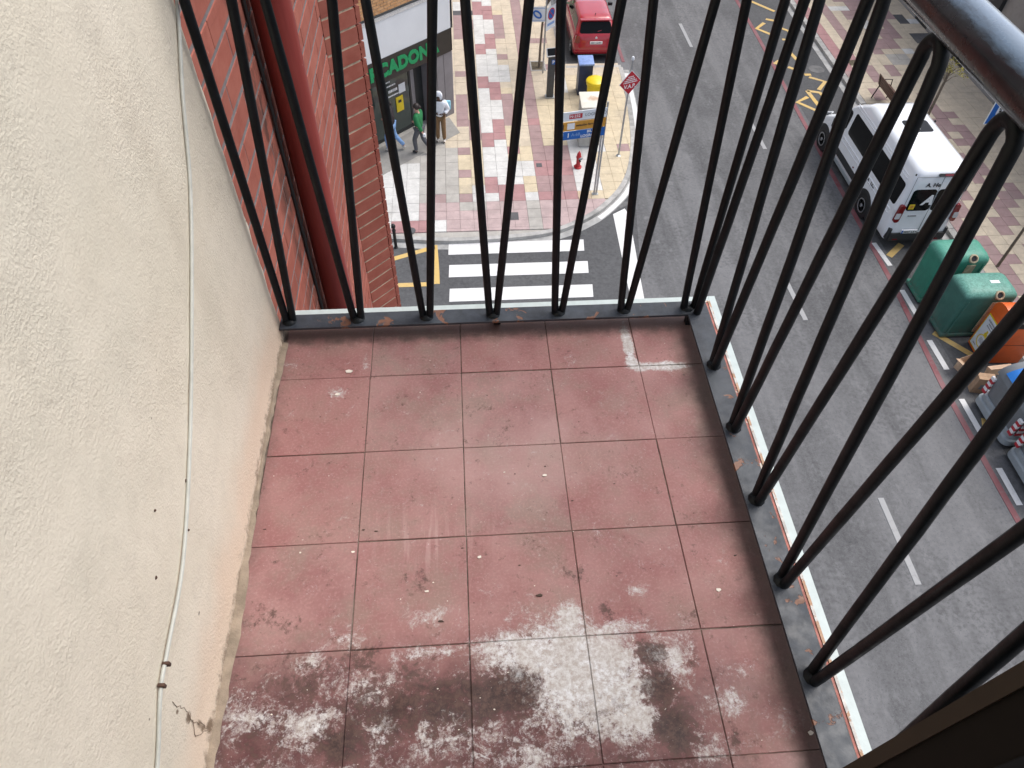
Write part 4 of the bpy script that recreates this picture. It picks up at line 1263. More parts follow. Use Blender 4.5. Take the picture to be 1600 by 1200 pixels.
MB().panel([(-.20, .085, 2.405), (.34, .085, 2.405), (.34, .13, 2.47), (-.20, .13, 2.47)], rad=.03, off=.05, th=.05).build('brake_lamp', 'clad', van)
MB().panel([(-.06, .085, 2.41), (.32, .085, 2.41), (.32, .12, 2.455), (-.06, .12, 2.455)], rad=.015, off=.056, th=.01).build('brake_lamp_glass', 'lamp_red', van)
letters('rear_lettering', 'A. He', .17, 'black_print', van, (-.22, .073, 2.14), (1, 0, 0), (0, .05, 1), .004, .002)
letters('window_lettering', 'A', .42, 'white_print', van, (-.14, .045, 1.66), (1, 0, 0), (.25, .05, 1), .02, .002)
MB().panel(rear_q(-.62, -.46, 1.38, 1.54), rad=.01, off=.014, th=.004).build('sticker', 'yellow_print', van, 0)
MB().panel(rear_q(-.585, -.495, 1.415, 1.505), rad=.005, off=.016, th=.003).build('sticker_print', 'orange_print', van, 0)
letters('side_lettering', 'A. He', .20, 'black_print', van, (-HW - .004, 1.7, 1.05), (0, -1, 0), (0, 0, 1), .004, .002)
# windscreen, bonnet, roof hatch, aerial
MB().panel([(.70, 5.07, 1.30), (-.70, 5.07, 1.30), (-.62, 4.28, 2.09), (.62, 4.28, 2.09)], rad=.08, off=.012, th=.02).build('windscreen', 'glass_dark', van, 0)
MB().panel([(-.30, 1.95, 2.574), (.42, 1.95, 2.574), (.42, 2.52, 2.577), (-.30, 2.52, 2.577)], rad=.07, off=.02, th=.03).build('roof_hatch', 'glass_dark', van, 0)
MB().box((.03, 2.06, 2.60), (.05, .03, .012), bev=.004).build('hatch_handle', 'white_print', van)
MB().tube([(-.80, .16, 2.40), (-.80, .16, 2.45)], .02, 8).build('roof_stud', 'black', van)
MB().tube([(.76, 2.6, 2.46), (.79, 2.6, 2.52)], .03, 8).build('roof_stud', 'black', van)
for sx in (-1, 1):
    MB().panel([(sx * .80 - .16, 5.80, .70), (sx * .80 + .16, 5.80, .70), (sx * .72 + .12, 5.55, 1.0), (sx * .72 - .12, 5.55, 1.0)][:: 1], rad=.04, off=-.08, th=.03).build('headlight', 'lamp_clear', van)

# ---- red car
car = thing('red_car', 'red hatchback car parked in the bay beyond the corner pavement', 'car', (5.72, 25.55, ZR))
W = .83
lowc = [rring(.22, .10, 3.95, W - .06, .18), rring(.30, .04, 4.05, W - .01, .22), rring(.52, .0, 4.10, W, .26), rring(.60, .03, 4.10, W + .01, .26), rring(.78, .06, 3.95, W + .005, .26), rring(.90, .10, 3.30, W - .03, .22), rring(.95, .12, 3.1, W - .06, .2)]
ghc = [rring(.955, .125, 3.05, W - .065, .18), rring(1.0, .16, 2.95, W - .085, .18), rring(1.34, .42, 2.25, W - .20, .2), rring(1.42, .50, 2.1, W - .235, .2), rring(1.46, .62, 1.95, W - .30, .18), rring(1.475, .8, 1.8, W - .5, .1)]
MB().rings(lowc + ghc).build('body', 'red_body', car, 50)
qr = [(-.66, .162, 1.0), (.66, .162, 1.0), (.585, .42, 1.34), (-.585, .42, 1.34)]
MB().panel(qr, .03, .97, .02, .98, rad=.09, off=.008, th=.03).build('rear_window', 'glass_dark', car, 0)
MB().box((0, .43, 1.405), (1.16, .16, .02), bev=.008).build('spoiler', 'red_body', car)
MB().tube([(.06, .20, 1.06), (.34, .26, 1.12)], .010, 6).build('rear_wiper', 'red_body', car)
for sg in (-1, 1):
    a, b = W - .085, W - .20
    q = [(-a, 2.9, 1.0), (-a, .30, 1.0), (-b, .55, 1.34), (-b, 2.25, 1.34)] if sg < 0 else [(a, .30, 1.0), (a, 2.9, 1.0), (b, 2.25, 1.34), (b, .55, 1.34)]
    for u0, u1 in ((.03, .47), (.5, .96)):
        MB().panel(q, u0, u1, .06, .96, rad=.06, off=.008, th=.03).build('side_window', 'glass_dark', car, 0)
    MB().panel([(sg * (W - .14) - .10, .03, .72), (sg * (W - .14) + .10, .03, .72), (sg * (W - .14) + .08, .06, .98), (sg * (W - .14) - .08, .06, .98)], rad=.04, off=.02, th=.10).build('tail_lamp', 'lamp_red', car)
    for y in (.72, 3.25):
        MB().lathe([(0, 0), (.345, 0), (.345, sg * .008), (0, sg * .008)], (sg * (W + .003), y, .32), 24, 'X').build('wheel_well', 'black', car, 0)
        wheel(car, sg * (W - .09), y, .30, .20, sg)
    MB().box((sg * (W + .08), 2.62, 1.02), (.18, .10, .12), bev=.03).build('wing_mirror', 'black', car)
    MB().panel([(sg * .55 - .15, 4.0, .60), (sg * .55 + .15, 4.0, .60), (sg * .55 + .13, 3.85, .78), (sg * .55 - .13, 3.85, .78)], rad=.04, off=-.05, th=.02).build('headlight', 'lamp_clear', car)
MB().panel([(.66, 2.96, 1.0), (-.66, 2.96, 1.0), (-.57, 2.26, 1.34), (.57, 2.26, 1.34)], rad=.08, off=.01, th=.02).build('windscreen', 'glass_dark', car, 0)
cpz = MB().bx((-.21, .035, .66), (.26, .10, .76), .01).build('number_plate', 'white_print', car)
letters('plate_text', '5411 GHN', .085, 'black_print', cpz, (.025, .0345, .71), (1, 0, 0), (0, 0, 1), .002, .0008)
MB().lathe([(0, 0), (.045, 0), (.04, -.012), (0, -.014)], (.02, .095, .87), 16, 'Y').build('badge', 'lamp_clear', car)
MB().bx((-.80, -.012, .40), (.80, .04, .44), .01).build('bumper_line', 'red_body', car)
MB().tube([(0, .66, 1.47), (0, .62, 1.56)], .012, 6).build('aerial', 'black', car)
MB().bx((-.70, .02, .24), (.70, .2, .30), .01).build('valance', 'black', car)

# ================================================================== CONTAINERS ON THE RIGHT
def bottle_bank(name, label, loc, L, D, H, mat, patch):
    t = thing(name, label, 'recycling bin', loc)
    MB().bx((-.03, -.03, .05), (L + .03, D + .03, .15), .025).build('base', mat, t)
    b = MB()
    r = .12
    def rr_(z, e, rad):
        return [(x + L / 2, y, z) for x, y, _ in rring(0, e, D - e, L / 2 - e, rad, 4)]
    b.rings([rr_(.15, .02, .10), rr_(.4, .015, .10), rr_(H - .20, -.012, .10), rr_(H - .12, .0, .11), rr_(H - .05, .05, .14), rr_(H - .01, .14, .16), rr_(H, .26, .12)])
    b.build('shell', mat, t, 45)
    for x in (.12, L - .12): MB().tube([(x, -.012, .17), (x, .0 - .012, H - .26)], .022, 8).build('rib', mat, t)
    for x in (L * .62,):
        hz, hy = H - .085, .02
        nrm = Vector((0, -.75, .66)).normalized()
        c = Vector((x, .015, hz))
        ring = MB(); inn = MB()
        ex = Vector((1, 0, 0)); ey = nrm.cross(ex)
        rings = []
        for rad, h in ((.115, -.05), (.115, .035), (.085, .045), (.075, .012), (.0001, .012)):
            rings.append([c + nrm * h + (ex * math.cos(a) + ey * math.sin(a)) * rad for a in [2 * math.pi * k / 20 for k in range(20)]])
        ring.rings(rings[:4], True, True); ring.build('throw_ring', 'ring', t, 50)
        inn.rings([[c + nrm * .0135 + (ex * math.cos(a) + ey * math.sin(a)) * .075 for a in [2 * math.pi * k / 20 for k in range(20)]], [c + nrm * .0145 + (ex * math.cos(a) + ey * math.sin(a)) * .0745 for a in [2 * math.pi * k / 20 for k in range(20)]]])
        inn.build('throw_hole', 'black', t, 0)
    if patch:
        MB().bx((L * .56, -.030, .22), (L * .80, -.008, H - .30), .003).build('worn_panel', 'ring', t, 0)
    else:
        MB().bx((L * .56, -.030, H - .55), (L * .74, -.008, H - .27), .003).build('label_plate', 'ring', t, 0)
    for x in (.1, L - .1):
        for y in (.1, D - .1): MB().cyl((x, y, 0), (x, y, .06), .05, n=10).build('foot', 'black', t)
    return t
bottle_bank('bottle_bank', 'bright green bottle bank standing next to the white van', (12.74, 12.08, ZR), 1.26, .80, 1.62, 'bin_green', False)
bk = bottle_bank('bottle_bank', 'faded green bottle bank between the brighter one and orange container', (12.77, 10.80, ZR), 1.34, .84, 1.56, 'bin_green_old', True)
MB().bx((.75, .36, 1.556), (.98, .46, 1.565)).build('torn_sticker', 'white_print', bk, 0)

org = thing('oil_container', 'orange used oil container with curved hood beside green bottle bank', 'container', (13.39, 9.86, ZR), R(-3))
L, D, H = .98, .74, 1.28
MB().bx((0, 0, .04), (L, D, H), .015).build('cabinet', 'bin_orange', org)
hood = MB(); rings = []
for k in range(11):
    a = math.pi * .5 * k / 10
    rings.append(None)
prof = [(D, H), (D, H + .1)] + [(D * .55 + D * .45 * math.cos(a), H + .1 + .24 * math.sin(a)) for a in [math.pi / 2 * k / 6 for k in range(1, 7)]] + [(D * .3, H + .33), (D * .12, H + .24), (.0, H)]
hood.rings([[(x, y, z) for y, z in prof] for x in (0, L)])
hood.build('hood', 'bin_orange', org, 50)
MB().bx((.25, -.008, H + .005), (.75, .06, H + .17), .01).build('flap', 'black', org)
MB().bx((-.02, .05, .12), (.0, D - .05, 1.14), .004).build('label_border', 'yellow_print', org, 0)
pn = MB().bx((-.026, .08, .15), (-.018, D - .08, 1.11), .002).build('label_panel', 'sign_white', org, 0)
dr = MB(); pts = []
for k in range(28):
    a = 2 * math.pi * k / 28
    pts.append((-.0285, D / 2 - .0 + .17 * math.sin(a), .46 + .17 * math.cos(a)))
dr.tube(pts + [pts[0]], .013, 6)
dr.bx((-.031, D / 2 - .06, .62), (-.027, D / 2 + .06, .72)).bx((-.031, D / 2 - .03, .72), (-.027, D / 2 + .03, .80))
dr.build('drop_emblem', 'yellow_print', org, 40)
tl_ = MB()
for (z, y0, y1, hgt) in ((1.0, .14, .58, .05), (.93, .14, .5, .04), (.86, .2, .52, .03), (.52, .28, .46, .015), (.49, .28, .46, .015), (.46, .27, .47, .015), (.43, .28, .46, .015), (.40, .28, .46, .015), (.22, .15, .28, .03), (.22, .45, .58, .03)):
    y = y0
    while y < y1:
        wd = rnd.uniform(.015, .04); tl_.bx((-.0285, y, z), (-.0265, min(y + wd, y1), z + hgt)); y += wd + .012
tl_.build('label_text', 'grey_print', org, 0)
MB().bx((.04, -.006, .70), (L - .04, .002, .708)).build('door_seam', 'black', org, 0)
for y in (.12, .4, .62):
    MB().box((-.006, y, 1.18 - y * .2), (.02, .03, .03)).build('bolt', 'black', org)

def cardboard(label, loc, size, rz, tilt, mat, open_=False, group=None):
    t = thing('cardboard_box', label, 'box', loc, rz)
    t.rotation_euler = (tilt, 0, rz)
    a, b, c = size
    th = .006
    m = MB()
    m.bx((0, 0, 0), (a, b, th)).bx((0, 0, th), (th, b, c)).bx((a - th, 0, th), (a, b, c)).bx((th, 0, th), (a - th, th, c)).bx((th, b - th, th), (a - th, b, c))
    m.build('carton', mat, t, 0)
    if open_:
        for (p, d, r_) in (((-.08, b / 2, c + .02), (.18, b, th), Matrix.Rotation(R(25), 4, 'Y')), ((a + .06, b / 2, c + .05), (.18, b, th), Matrix.Rotation(R(-35), 4, 'Y'))):
            MB().box(p, d, rot=r_).build('flap', mat, t, 0)
    else:
        MB().bx((0, 0, c), (a, b * .49, c + th)).bx((0, b * .51, c), (a, b, c + th)).build('flap', mat, t, 0)
    MB().bx((a * .3, -.002, c * .3), (a * .55, .0, c * .62)).build('printed_mark', 'grey_print', t, 0)
    return t
cardboard('pale open cardboard box lying against the orange container', (12.80, 9.45, ZR), (.42, .36, .34), R(18), R(0), 'card_light', True)
cardboard('large cardboard box standing on edge beside the grey container', (12.72, 8.98, ZR), (.40, .22, .50), R(-12), R(0), 'card')
cardboard('flat pale cardboard box leaning behind the other two boxes', (13.18, 9.18, ZR), (.62, .14, .48), R(5), R(-12), 'card_light')

def dumpster(name, label, loc, L):
    t = thing(name, label, 'dumpster', loc)
    D = 1.5
    def rr_(z, e, rad): return [(x + D / 2, y, z) for x, y, _ in rring(0, e, L - e, D / 2 - e, rad, 5)]
    MB().rings([rr_(.10, .02, .16), rr_(.14, -.015, .17), rr_(.30, -.015, .17), rr_(.33, .015, .17)]).build('lower_rim', 'bin_grey_light', t, 40)
    MB().rings([rr_(.331, .03, .17), rr_(.36, .03, .17), rr_(.46, .02, .17), rr_(.48, .055, .17)]).build('upper_rim', 'bin_grey_light', t, 40)
    MB().rings([rr_(.481, .07, .16), rr_(1.0, .02, .16), rr_(1.15, .02, .16)]).build('tub', 'bin_grey', t, 40)
    lid = MB(); rings = []
    for k in range(9):
        a = math.pi * k / 8
        rings.append([(D / 2 - (D / 2 - .02) * math.cos(a), .03, 1.15 + .38 * math.sin(a)), (D / 2 - (D / 2 - .02) * math.cos(a), L - .03, 1.15 + .38 * math.sin(a))])
    top = [Vector(r[0]) for r in rings]
    lid.rings([[p for p in top], [Vector((p.x, L - .03, p.z)) for p in top]])
    lid.build('lid', 'bin_grey', t, 40)
    fl_ = MB(); rings = []
    for k in range(5):
        a = math.pi * (.12 + .30 * k / 4)
        rings.append([(D / 2 - (D / 2 + .002) * math.cos(a), L * .18, 1.155 + .39 * math.sin(a)), (D / 2 - (D / 2 + .002) * math.cos(a), L * .85, 1.155 + .39 * math.sin(a)),
                      (D / 2 - (D / 2 - .01) * math.cos(a), L * .85, 1.145 + .385 * math.sin(a)), (D / 2 - (D / 2 - .01) * math.cos(a), L * .18, 1.145 + .385 * math.sin(a))])
    fl_.rings(rings); fl_.build('lid_flap', 'bin_blue', t, 40)
    # red and white warning chevrons on the corners
    for yy in (.09, L - .09):
        for k in range(6):
            MB().prism([(-.022, yy - .06), (.03, yy - .06), (.03, yy + .06), (-.022, yy + .06)], .50 + k * .085, .50 + (k + 1) * .085 - .001).build(*(('white_stripe', 'white_print') if k % 2 else ('red_stripe', 'red_print')), t, 0)
    for k in range(5):
        MB().prism([(.10, .046), (.24, .046), (.24, .02), (.10, .02)], .50 + k * .09, .50 + (k + 1) * .09 - .001).build(*(('white_stripe', 'white_print') if k % 2 else ('red_stripe', 'red_print')), t, 0)
    for x in (.2, D - .2):
        for y in (.2, L - .2): MB().cyl((x, y, 0), (x, y, .12), .06, n=10).build('foot', 'black', t)
    return t
dumpster('dumpster', 'grey dumpster with blue lid flap standing behind the cardboard boxes', (12.62, 7.30, ZR), 1.40)
dumpster('dumpster', 'grey dumpster with blue lid flap nearest the lower edge of the view', (12.62, 5.75, ZR), 1.40)

# ================================================================== SIGNS AND STREET FURNITURE
# red diamond sign
t = thing('warning_sign', 'red diamond sign lettered V.A.P. on a slim pole at the corner', 'sign', (5.63, 19.15, ZS))
MB().cyl((0, 0, 0), (0, 0, 3.2), .03, n=12).lathe([(.08, 0), (.08, .01), (.04, .03), (.03, .05)], (0, 0, 0), 14).build('pole', 'galv', t)
MB().lathe([(0, 3.2), (.045, 3.2), (.05, 3.25), (.03, 3.30), (0, 3.31)], (0, 0, 0), 12).build('pole_cap', 'sign_white', t)
dz = 2.52
u = Vector((math.cos(R(22)), math.sin(R(22)), 0)); nn = Vector((u.y, -u.x, 0))
def dia(h, o0, o1, mat, nm):
    c = Vector((0, 0, dz))
    P = [c + u * h, c + Vector((0, 0, h)), c - u * h, c - Vector((0, 0, h))]
    mbx = MB(); mbx.rings([[p + nn * o0 for p in P], [p + nn * o1 for p in P]]); return mbx.build(nm, mat, t, 0)
dia(.385, .034, .044, 'sign_white', 'sign_backing'); dia(.365, .045, .048, 'red_print', 'sign_face')
letters('sign_lettering', 'V.A.P.', .17, 'white_print', t, Vector((0, 0, dz - .115)) + nn * .050, u, (0, 0, 1), .004, .001)
tb_ = MB()
for z, hw in ((.17, .10), (.11, .15), (.055, .21), (.0, .24)):
    k = -hw
    while k < hw:
        wd = rnd.uniform(.02, .05)
        a, b = u * k, u * min(k + wd, hw)
        tb_.rings([[Vector((p.x, p.y, dz + z + zz)) + nn * o for p, zz in ((a, 0), (b, 0), (b, .032), (a, .032))] for o in (.0485, .0505)])
        k += wd + .012
tb_.build('small_print', 'white_print', t, 0)

# direction panels on two posts
t = thing('direction_sign', 'white, orange and blue road direction panels on a double post', 'sign', (4.58, 17.14, ZS))
for k in (-.035, .035):
    MB().cyl((k, 0, 0), (k, 0, 3.05), .028, n=12).build('post', 'galv', t)
MB().bx((-.09, -.06, 0), (.09, .06, .02), .004).build('base_plate', 'galv', t)
ax = Vector((math.cos(R(11)), math.sin(R(11)), 0)); an_ = Vector((ax.y, -ax.x, 0))
def spanel(s0, s1, z0, z1, o0, o1, mat, nm):
    P = [ax * s0, ax * s1]
    q = [P[0] + an_ * o0, P[1] + an_ * o0, P[1] + an_ * o1, P[0] + an_ * o1]
    return MB().prism([(p.x, p.y) for p in q], z0, z1).build(nm, mat, t, 0)
S0, S1 = -1.42, .02
spanel(S0, S1, 2.64, 2.91, .035, .06, 'sign_white', 'white_panel')
spanel(S0 - .01, S1, 2.34, 2.60, .035, .06, 'orange_print', 'orange_panel')
spanel(S0 - .02, S1, 2.06, 2.31, .035, .06, 'blue_print', 'blue_panel')
def slet(txt, s_, z, size, mat, bold=.002, al='LEFT'):
    letters('panel_lettering', txt, size, mat, t, ax * s_ + an_ * .0625 + Vector((0, 0, z)), ax, (0, 0, 1), bold, .001, al)
spanel(-1.08, -.70, 2.70, 2.84, .0602, .062, 'red_print', 'road_number')
slet('N-232', -1.06, 2.77, .115, 'white_print', .002)
slet('LOGROÑO', -.62, 2.775, .125, 'grey_print', .001)
slet('estación ferrocarril', -.86, 2.48, .098, 'black_print', .002)
spanel(-1.12, -.90, 2.38, 2.57, .0602, .062, 'white_print', 'train_symbol')
slet('BILBAO', -.52, 2.255, .115, 'white_print', .003)
slet('LOGROÑO', -.70, 2.125, .115, 'white_print', .003)
slet('1', -1.12, 2.19, .2, 'white_print', .004)
slet('A-68', -.98, 2.2, .13, 'pale_blue_print', .002)
for z, mt in ((2.47, 'black_print'), (2.19, 'white_print')):
    A = [ax * (S0 + .05), ax * (S0 + .2), ax * (S0 + .2)]
    MB().rings([[Vector((A[0].x, A[0].y, z)) + an_ * o, Vector((A[1].x, A[1].y, z - .085)) + an_ * o, Vector((A[2].x, A[2].y, z + .085)) + an_ * o] for o in (.0602, .062)]).build('arrow', mt, t, 0)

# parking signs on one post
t = thing('parking_sign', 'no stopping sign with small blue panel beside the red car', 'sign', (3.66, 24.55, ZS))
MB().cyl((0, 0, 0), (0, 0, 2.75), .03, n=10).build('pole', 'galv', t)
u = Vector((math.cos(R(48)), math.sin(R(48)), 0)); nn = Vector((u.y, -u.x, 0))
def pq(s0, s1, z0, z1, o0, o1, mat, nm):
    q = [u * s0 + nn * o0, u * s1 + nn * o0, u * s1 + nn * o1, u * s0 + nn * o1]
    return MB().prism([(p.x, p.y) for p in q], z0, z1).build(nm, mat, t, 0)
pq(-.02, .52, 1.56, 2.34, .035, .055, 'sign_white', 'sign_plate')
def disc(r, z, o, mat, nm):
    c = u * .25 + Vector((0, 0, z))
    P = [c + u * r * math.cos(a) + Vector((0, 0, r * math.sin(a))) for a in [2 * math.pi * k / 24 for k in range(24)]]
    return MB().rings([[p + nn * (o - .003) for p in P], [p + nn * o for p in P]]).build(nm, mat, t, 0)
disc(.20, 2.08, .0585, 'red_print', 'red_ring'); disc(.155, 2.08, .0605, 'blue_print', 'blue_disc')
q0, q1 = u * .13 + Vector((0, 0, 2.2)), u * .37 + Vector((0, 0, 1.96))
MB().tube([q0 + nn * .061, q1 + nn * .061], .016, 6).build('red_bar', 'red_print', t, 0)
pq(.04, .46, 1.70, 1.79, .0555, .0575, 'pale_blue_print', 'blue_text_band')
q = MB(); q.bx((-.55, -.03, 1.88), (-.03, -.012, 2.40), .004); q.build('side_plate', 'sign_white', t, 0)
q = MB(); q.bx((-.54, -.0325, 1.93), (-.04, -.0305, 1.945)).bx((-.54, -.0325, 2.335), (-.04, -.0305, 2.35)); q.build('plate_line', 'pale_blue_print', t, 0)
pts = [(-.30 + .15 * math.cos(a) * math.cos(-.7) - .085 * math.sin(a) * math.sin(-.7), -.0325, 2.14 + .15 * math.cos(a) * math.sin(-.7) + .085 * math.sin(a) * math.cos(-.7)) for a in [2 * math.pi * k / 24 for k in range(25)]]
MB().tube(pts, .032, 6).build('blue_emblem', 'blue_print', t, 50)

# parking meter
t = thing('parking_meter', 'black parking meter with tilted solar panel and blue P', 'parking meter', (3.74, 22.85, ZS))
MB().bx((-.16, -.12, 0), (.16, .14, .04), .01).build('base_plate', 'galv', t)
MB().bx((-.12, -.09, .04), (.12, .11, 1.50), .02).build('column', 'dark_metal', t)
MB().box((.0, 0, 1.62), (.40, .34, .03), bev=.006, rot=Matrix.Rotation(R(28), 4, 'X') @ Matrix.Rotation(R(-8), 4, 'Y')).build('solar_frame', 'rim', t, 0)
MB().box((.0, -.003, 1.633), (.33, .27, .02), rot=Matrix.Rotation(R(28), 4, 'X') @ Matrix.Rotation(R(-8), 4, 'Y')).build('solar_cell', 'glass_dark', t, 0)
MB().cyl((0, 0, 1.48), (0, 0, 1.62), .05, n=8).build('neck', 'dark_metal', t)
MB().bx((-.01, -.094, 1.24), (.11, -.088, 1.40), .002).build('blue_plate', 'blue_print', t, 0)
letters('letter', 'P', .15, 'white_print', t, (.05, -.096, 1.32), (1, 0, 0), (0, 0, 1), .004, .001)

# yellow and blue bins, cabinet, hydrant, bollard
t = thing('yellow_bin', 'round yellow plastic bin behind the grey cabinet', 'bin', (5.24, 22.35, ZS))
MB().lathe([(0, 0), (.22, 0), (.25, .15), (.28, .72), (.31, .73), (.31, .80), (.29, .81)], (0, 0, 0), 24).build('body', 'bin_yellow', t, 40)
MB().lathe([(0, .8), (.32, .8), (.335, .83), (.32, .88), (.2, .95), (0, .975)], (0, 0, 0), 24).build('lid', 'bin_yellow', t, 40)
t = thing('blue_bin', 'navy square bin with pale blue lid beside the red car', 'bin', (4.98, 23.15, ZS))
MB().bx((-.24, -.24, 0), (.24, .24, 1.12), .015).build('body', 'box_blue', t)
MB().box((0, 0, 1.16), (.54, .54, .07), bev=.015, rot=Matrix.Rotation(R(7), 4, 'X')).build('lid', 'lid_blue', t)
t = thing('utility_cabinet', 'grey street cabinet with stained cream top behind direction sign', 'cabinet', (4.72, 19.98, ZS))
MB().bx((-.34, -.33, .06), (.34, .36, 1.42), .01).build('body', 'cab_body', t)
MB().bx((-.31, -.30, 0), (.31, .33, .06)).build('plinth', 'concrete', t, 0)
MB().box((.0, .02, 1.47), (.74, .78, .06), bev=.012, rot=Matrix.Rotation(R(8), 4, 'X')).build('lid', 'cab_top', t)
MB().bx((-.004, -.335, .12), (.004, -.328, 1.38)).build('door_gap', 'black', t, 0)
t = thing('fire_hydrant', 'small red fire hydrant on the pink paving', 'hydrant', (4.22, 18.55, ZS))
MB().lathe([(0, 0), (.12, 0), (.12, .04), (.075, .05), (.065, .10), (.07, .34), (.085, .36), (.085, .40), (.07, .42), (.065, .48), (.045, .53), (.02, .55), (.02, .58), (0, .58)], (0, 0, 0), 18).build('body', 'hydrant', t, 40)
MB().cyl((0, -.05, .36), (.10, -.10, .37), .04, n=12).build('outlet', 'galv', t)
MB().cyl((.02, -.08, .30), (.04, -.13, .30), .03, n=10).build('cap', 'black', t)
MB().cyl((-.05, 0, .10), (-.13, -.03, .05), .035, n=10).build('side_outlet', 'hydrant', t)
t = thing('bollard', 'black bollard at the kerb beside the brick pier', 'bollard', (-1.46, 15.02, ZR + .008))
MB().lathe([(0, 0), (.06, 0), (.06, .02), (.045, .03), (.045, .60), (.055, .61), (.055, .65), (.035, .68), (.035, .70), (.06, .73), (.065, .78), (.045, .83), (0, .85)], (0, 0, 0), 16).build('shaft', 'black', t, 40)

# bench
t = thing('bench', 'brown slatted bench beside the white van', 'bench', (15.55, 21.6, ZS))
for k in range(4): MB().bx((.0 + k * .105, -.9, .43), (.09 + k * .105, .9, .46), .006).build('seat_slat', 'wood', t)
for k in range(4): MB().box((-.045 - k * .022, 0, .53 + k * .095), (.025, 1.8, .085), bev=.005, rot=Matrix.Rotation(R(-13), 4, 'Y')).build('back_slat', 'wood', t)
for y in (-.78, .78):
    m = MB()
    m.tube([(-.13, y, .86), (-.03, y, .45), (-.14, y, .0)], .022, 8)
    m.tube([(-.02, y, .43), (.40, y, .43), (.44, y, .0)], .022, 8)
    m.build('leg', 'bench_iron', t)
    MB().tube([(-.09, y, .68), (.12, y, .70), (.36, y, .69), (.40, y, .44)], .018, 8).build('armrest', 'bench_iron', t)

# bus stop plate
t = thing('bus_stop_sign', 'blue and white bus stop sign at the far pavement', 'sign', (15.98, 16.78, ZS))
MB().cyl((.3, .03, 0), (.3, .03, 3.3), .028, n=10).build('pole', 'dark_metal', t)
MB().bx((-.40, -.02, 2.34), (.40, .0, 3.20), .004).build('plate', 'white_print', t, 0)
MB().bx((-.375, -.024, 2.365), (.375, -.0205, 3.175)).build('face', 'blue_print', t, 0)
MB().panel([(-.22, -.0245, 2.62), (.22, -.0245, 2.62), (.22, -.0245, 3.08), (-.22, -.0245, 3.08)], rad=.08, off=.003, th=.003).build('symbol_field', 'sign_white', t, 0)
MB().bx((-.17, -.031, 2.80), (.17, -.0278, 2.93)).bx((-.15, -.031, 2.72), (-.08, -.0278, 2.78)).bx((.08, -.031, 2.72), (.15, -.0278, 2.78)).build('bus_symbol', 'black_print', t, 0)

# ================================================================== TREES
def foliage(c, rad, n, size, mat, parent, zmin=-1e9, squash=.8):
    mb = MB()
    bm = mb.bm
    cl = [(Vector((rnd.gauss(0, .5), rnd.gauss(0, .5), rnd.gauss(0, .45))), rnd.uniform(.18, .4)) for _ in range(26)]
    for k in range(n):
        cc, cr = rnd.choice(cl)
        p = cc + Vector((rnd.gauss(0, 1), rnd.gauss(0, 1), rnd.gauss(0, 1))) * cr * .5
        p = Vector((p.x * rad, p.y * rad, p.z * rad * squash)) + Vector(c)
        if p.z < zmin: continue
        a = Vector((rnd.gauss(0, 1), rnd.gauss(0, 1), rnd.gauss(0, .5))).normalized()
        b = a.cross(Vector((rnd.gauss(0, 1), rnd.gauss(0, 1), rnd.gauss(0, 1)))).normalized()
        s_ = size * rnd.uniform(.6, 1.3)
        vs = [bm.verts.new(p + a * s_), bm.verts.new(p + b * s_ * .45 + a * s_ * .1), bm.verts.new(p - a * s_), bm.verts.new(p - b * s_ * .45)]
        bm.faces.new(vs)
    return mb.build('crown', mat, parent, 0)
t = thing('street_tree', 'young street tree with dark leaves growing from the framed pit', 'tree', (3.56, 24.98, ZS))
tr = MB().tube([(0, 0, 0), (.01, .02, .8), (.05, .05, 1.6), (.2, .15, 2.3), (.5, .25, 2.9)], [.05, .042, .038, .034, .022], 9)
for dx, dy, dz_ in ((.9, .1, 3.3), (.1, .6, 3.4), (.7, -.5, 3.4), (.9, .6, 3.6)): tr.tube([(.18, .13, 2.2), ((.2 + dx) / 2, (.15 + dy) / 2, 2.8), (dx, dy, dz_)], [.03, .02, .008], 6)
tr.build('trunk', 'bark', t, 50)
foliage((.62, .35, 3.15), .95, 2600, .06, 'leaf', t, 2.1)
t = thing('sapling', 'thin sapling with yellowing twigs rising behind the white van', 'tree', (15.45, 19.06, ZS))
tr = MB().tube([(0, 0, 0), (.01, 0, 1.2), (.0, 0, 2.3), (.02, 0, 2.75)], [.05, .045, .04, .03], 9)
for k in range(11):
    a = rnd.uniform(0, 6.28); l = rnd.uniform(.3, .6)
    tr.tube([(.0, 0, 2.35 + k * .04), (l * .5 * math.cos(a), l * .5 * math.sin(a), 2.62 + k * .04), (l * math.cos(a), l * math.sin(a), 2.72 + k * .045)], [.014, .008, .003], 5)
tr.build('trunk', 'bark', t, 50)
foliage((.0, .0, 2.9), .42, 330, .035, 'leaf_yellow', t, 2.5)
t = thing('sapling', 'bare sapling trunk standing on the pavement behind the faded bottle bank', 'tree', (15.56, 13.3, ZS))
MB().tube([(0, 0, 0), (.01, .01, 1.0), (-.01, .0, 2.2), (.0, .02, 2.6)], [.04, .036, .03, .02], 9).build('trunk', 'bark', t, 50)
MB().cyl((.07, .03, 0), (.06, .03, 1.3), .02, n=8).build('stake', 'ring', t)
foliage((.1, .0, 2.95), .4, 200, .04, 'leaf_yellow', t, 2.65)

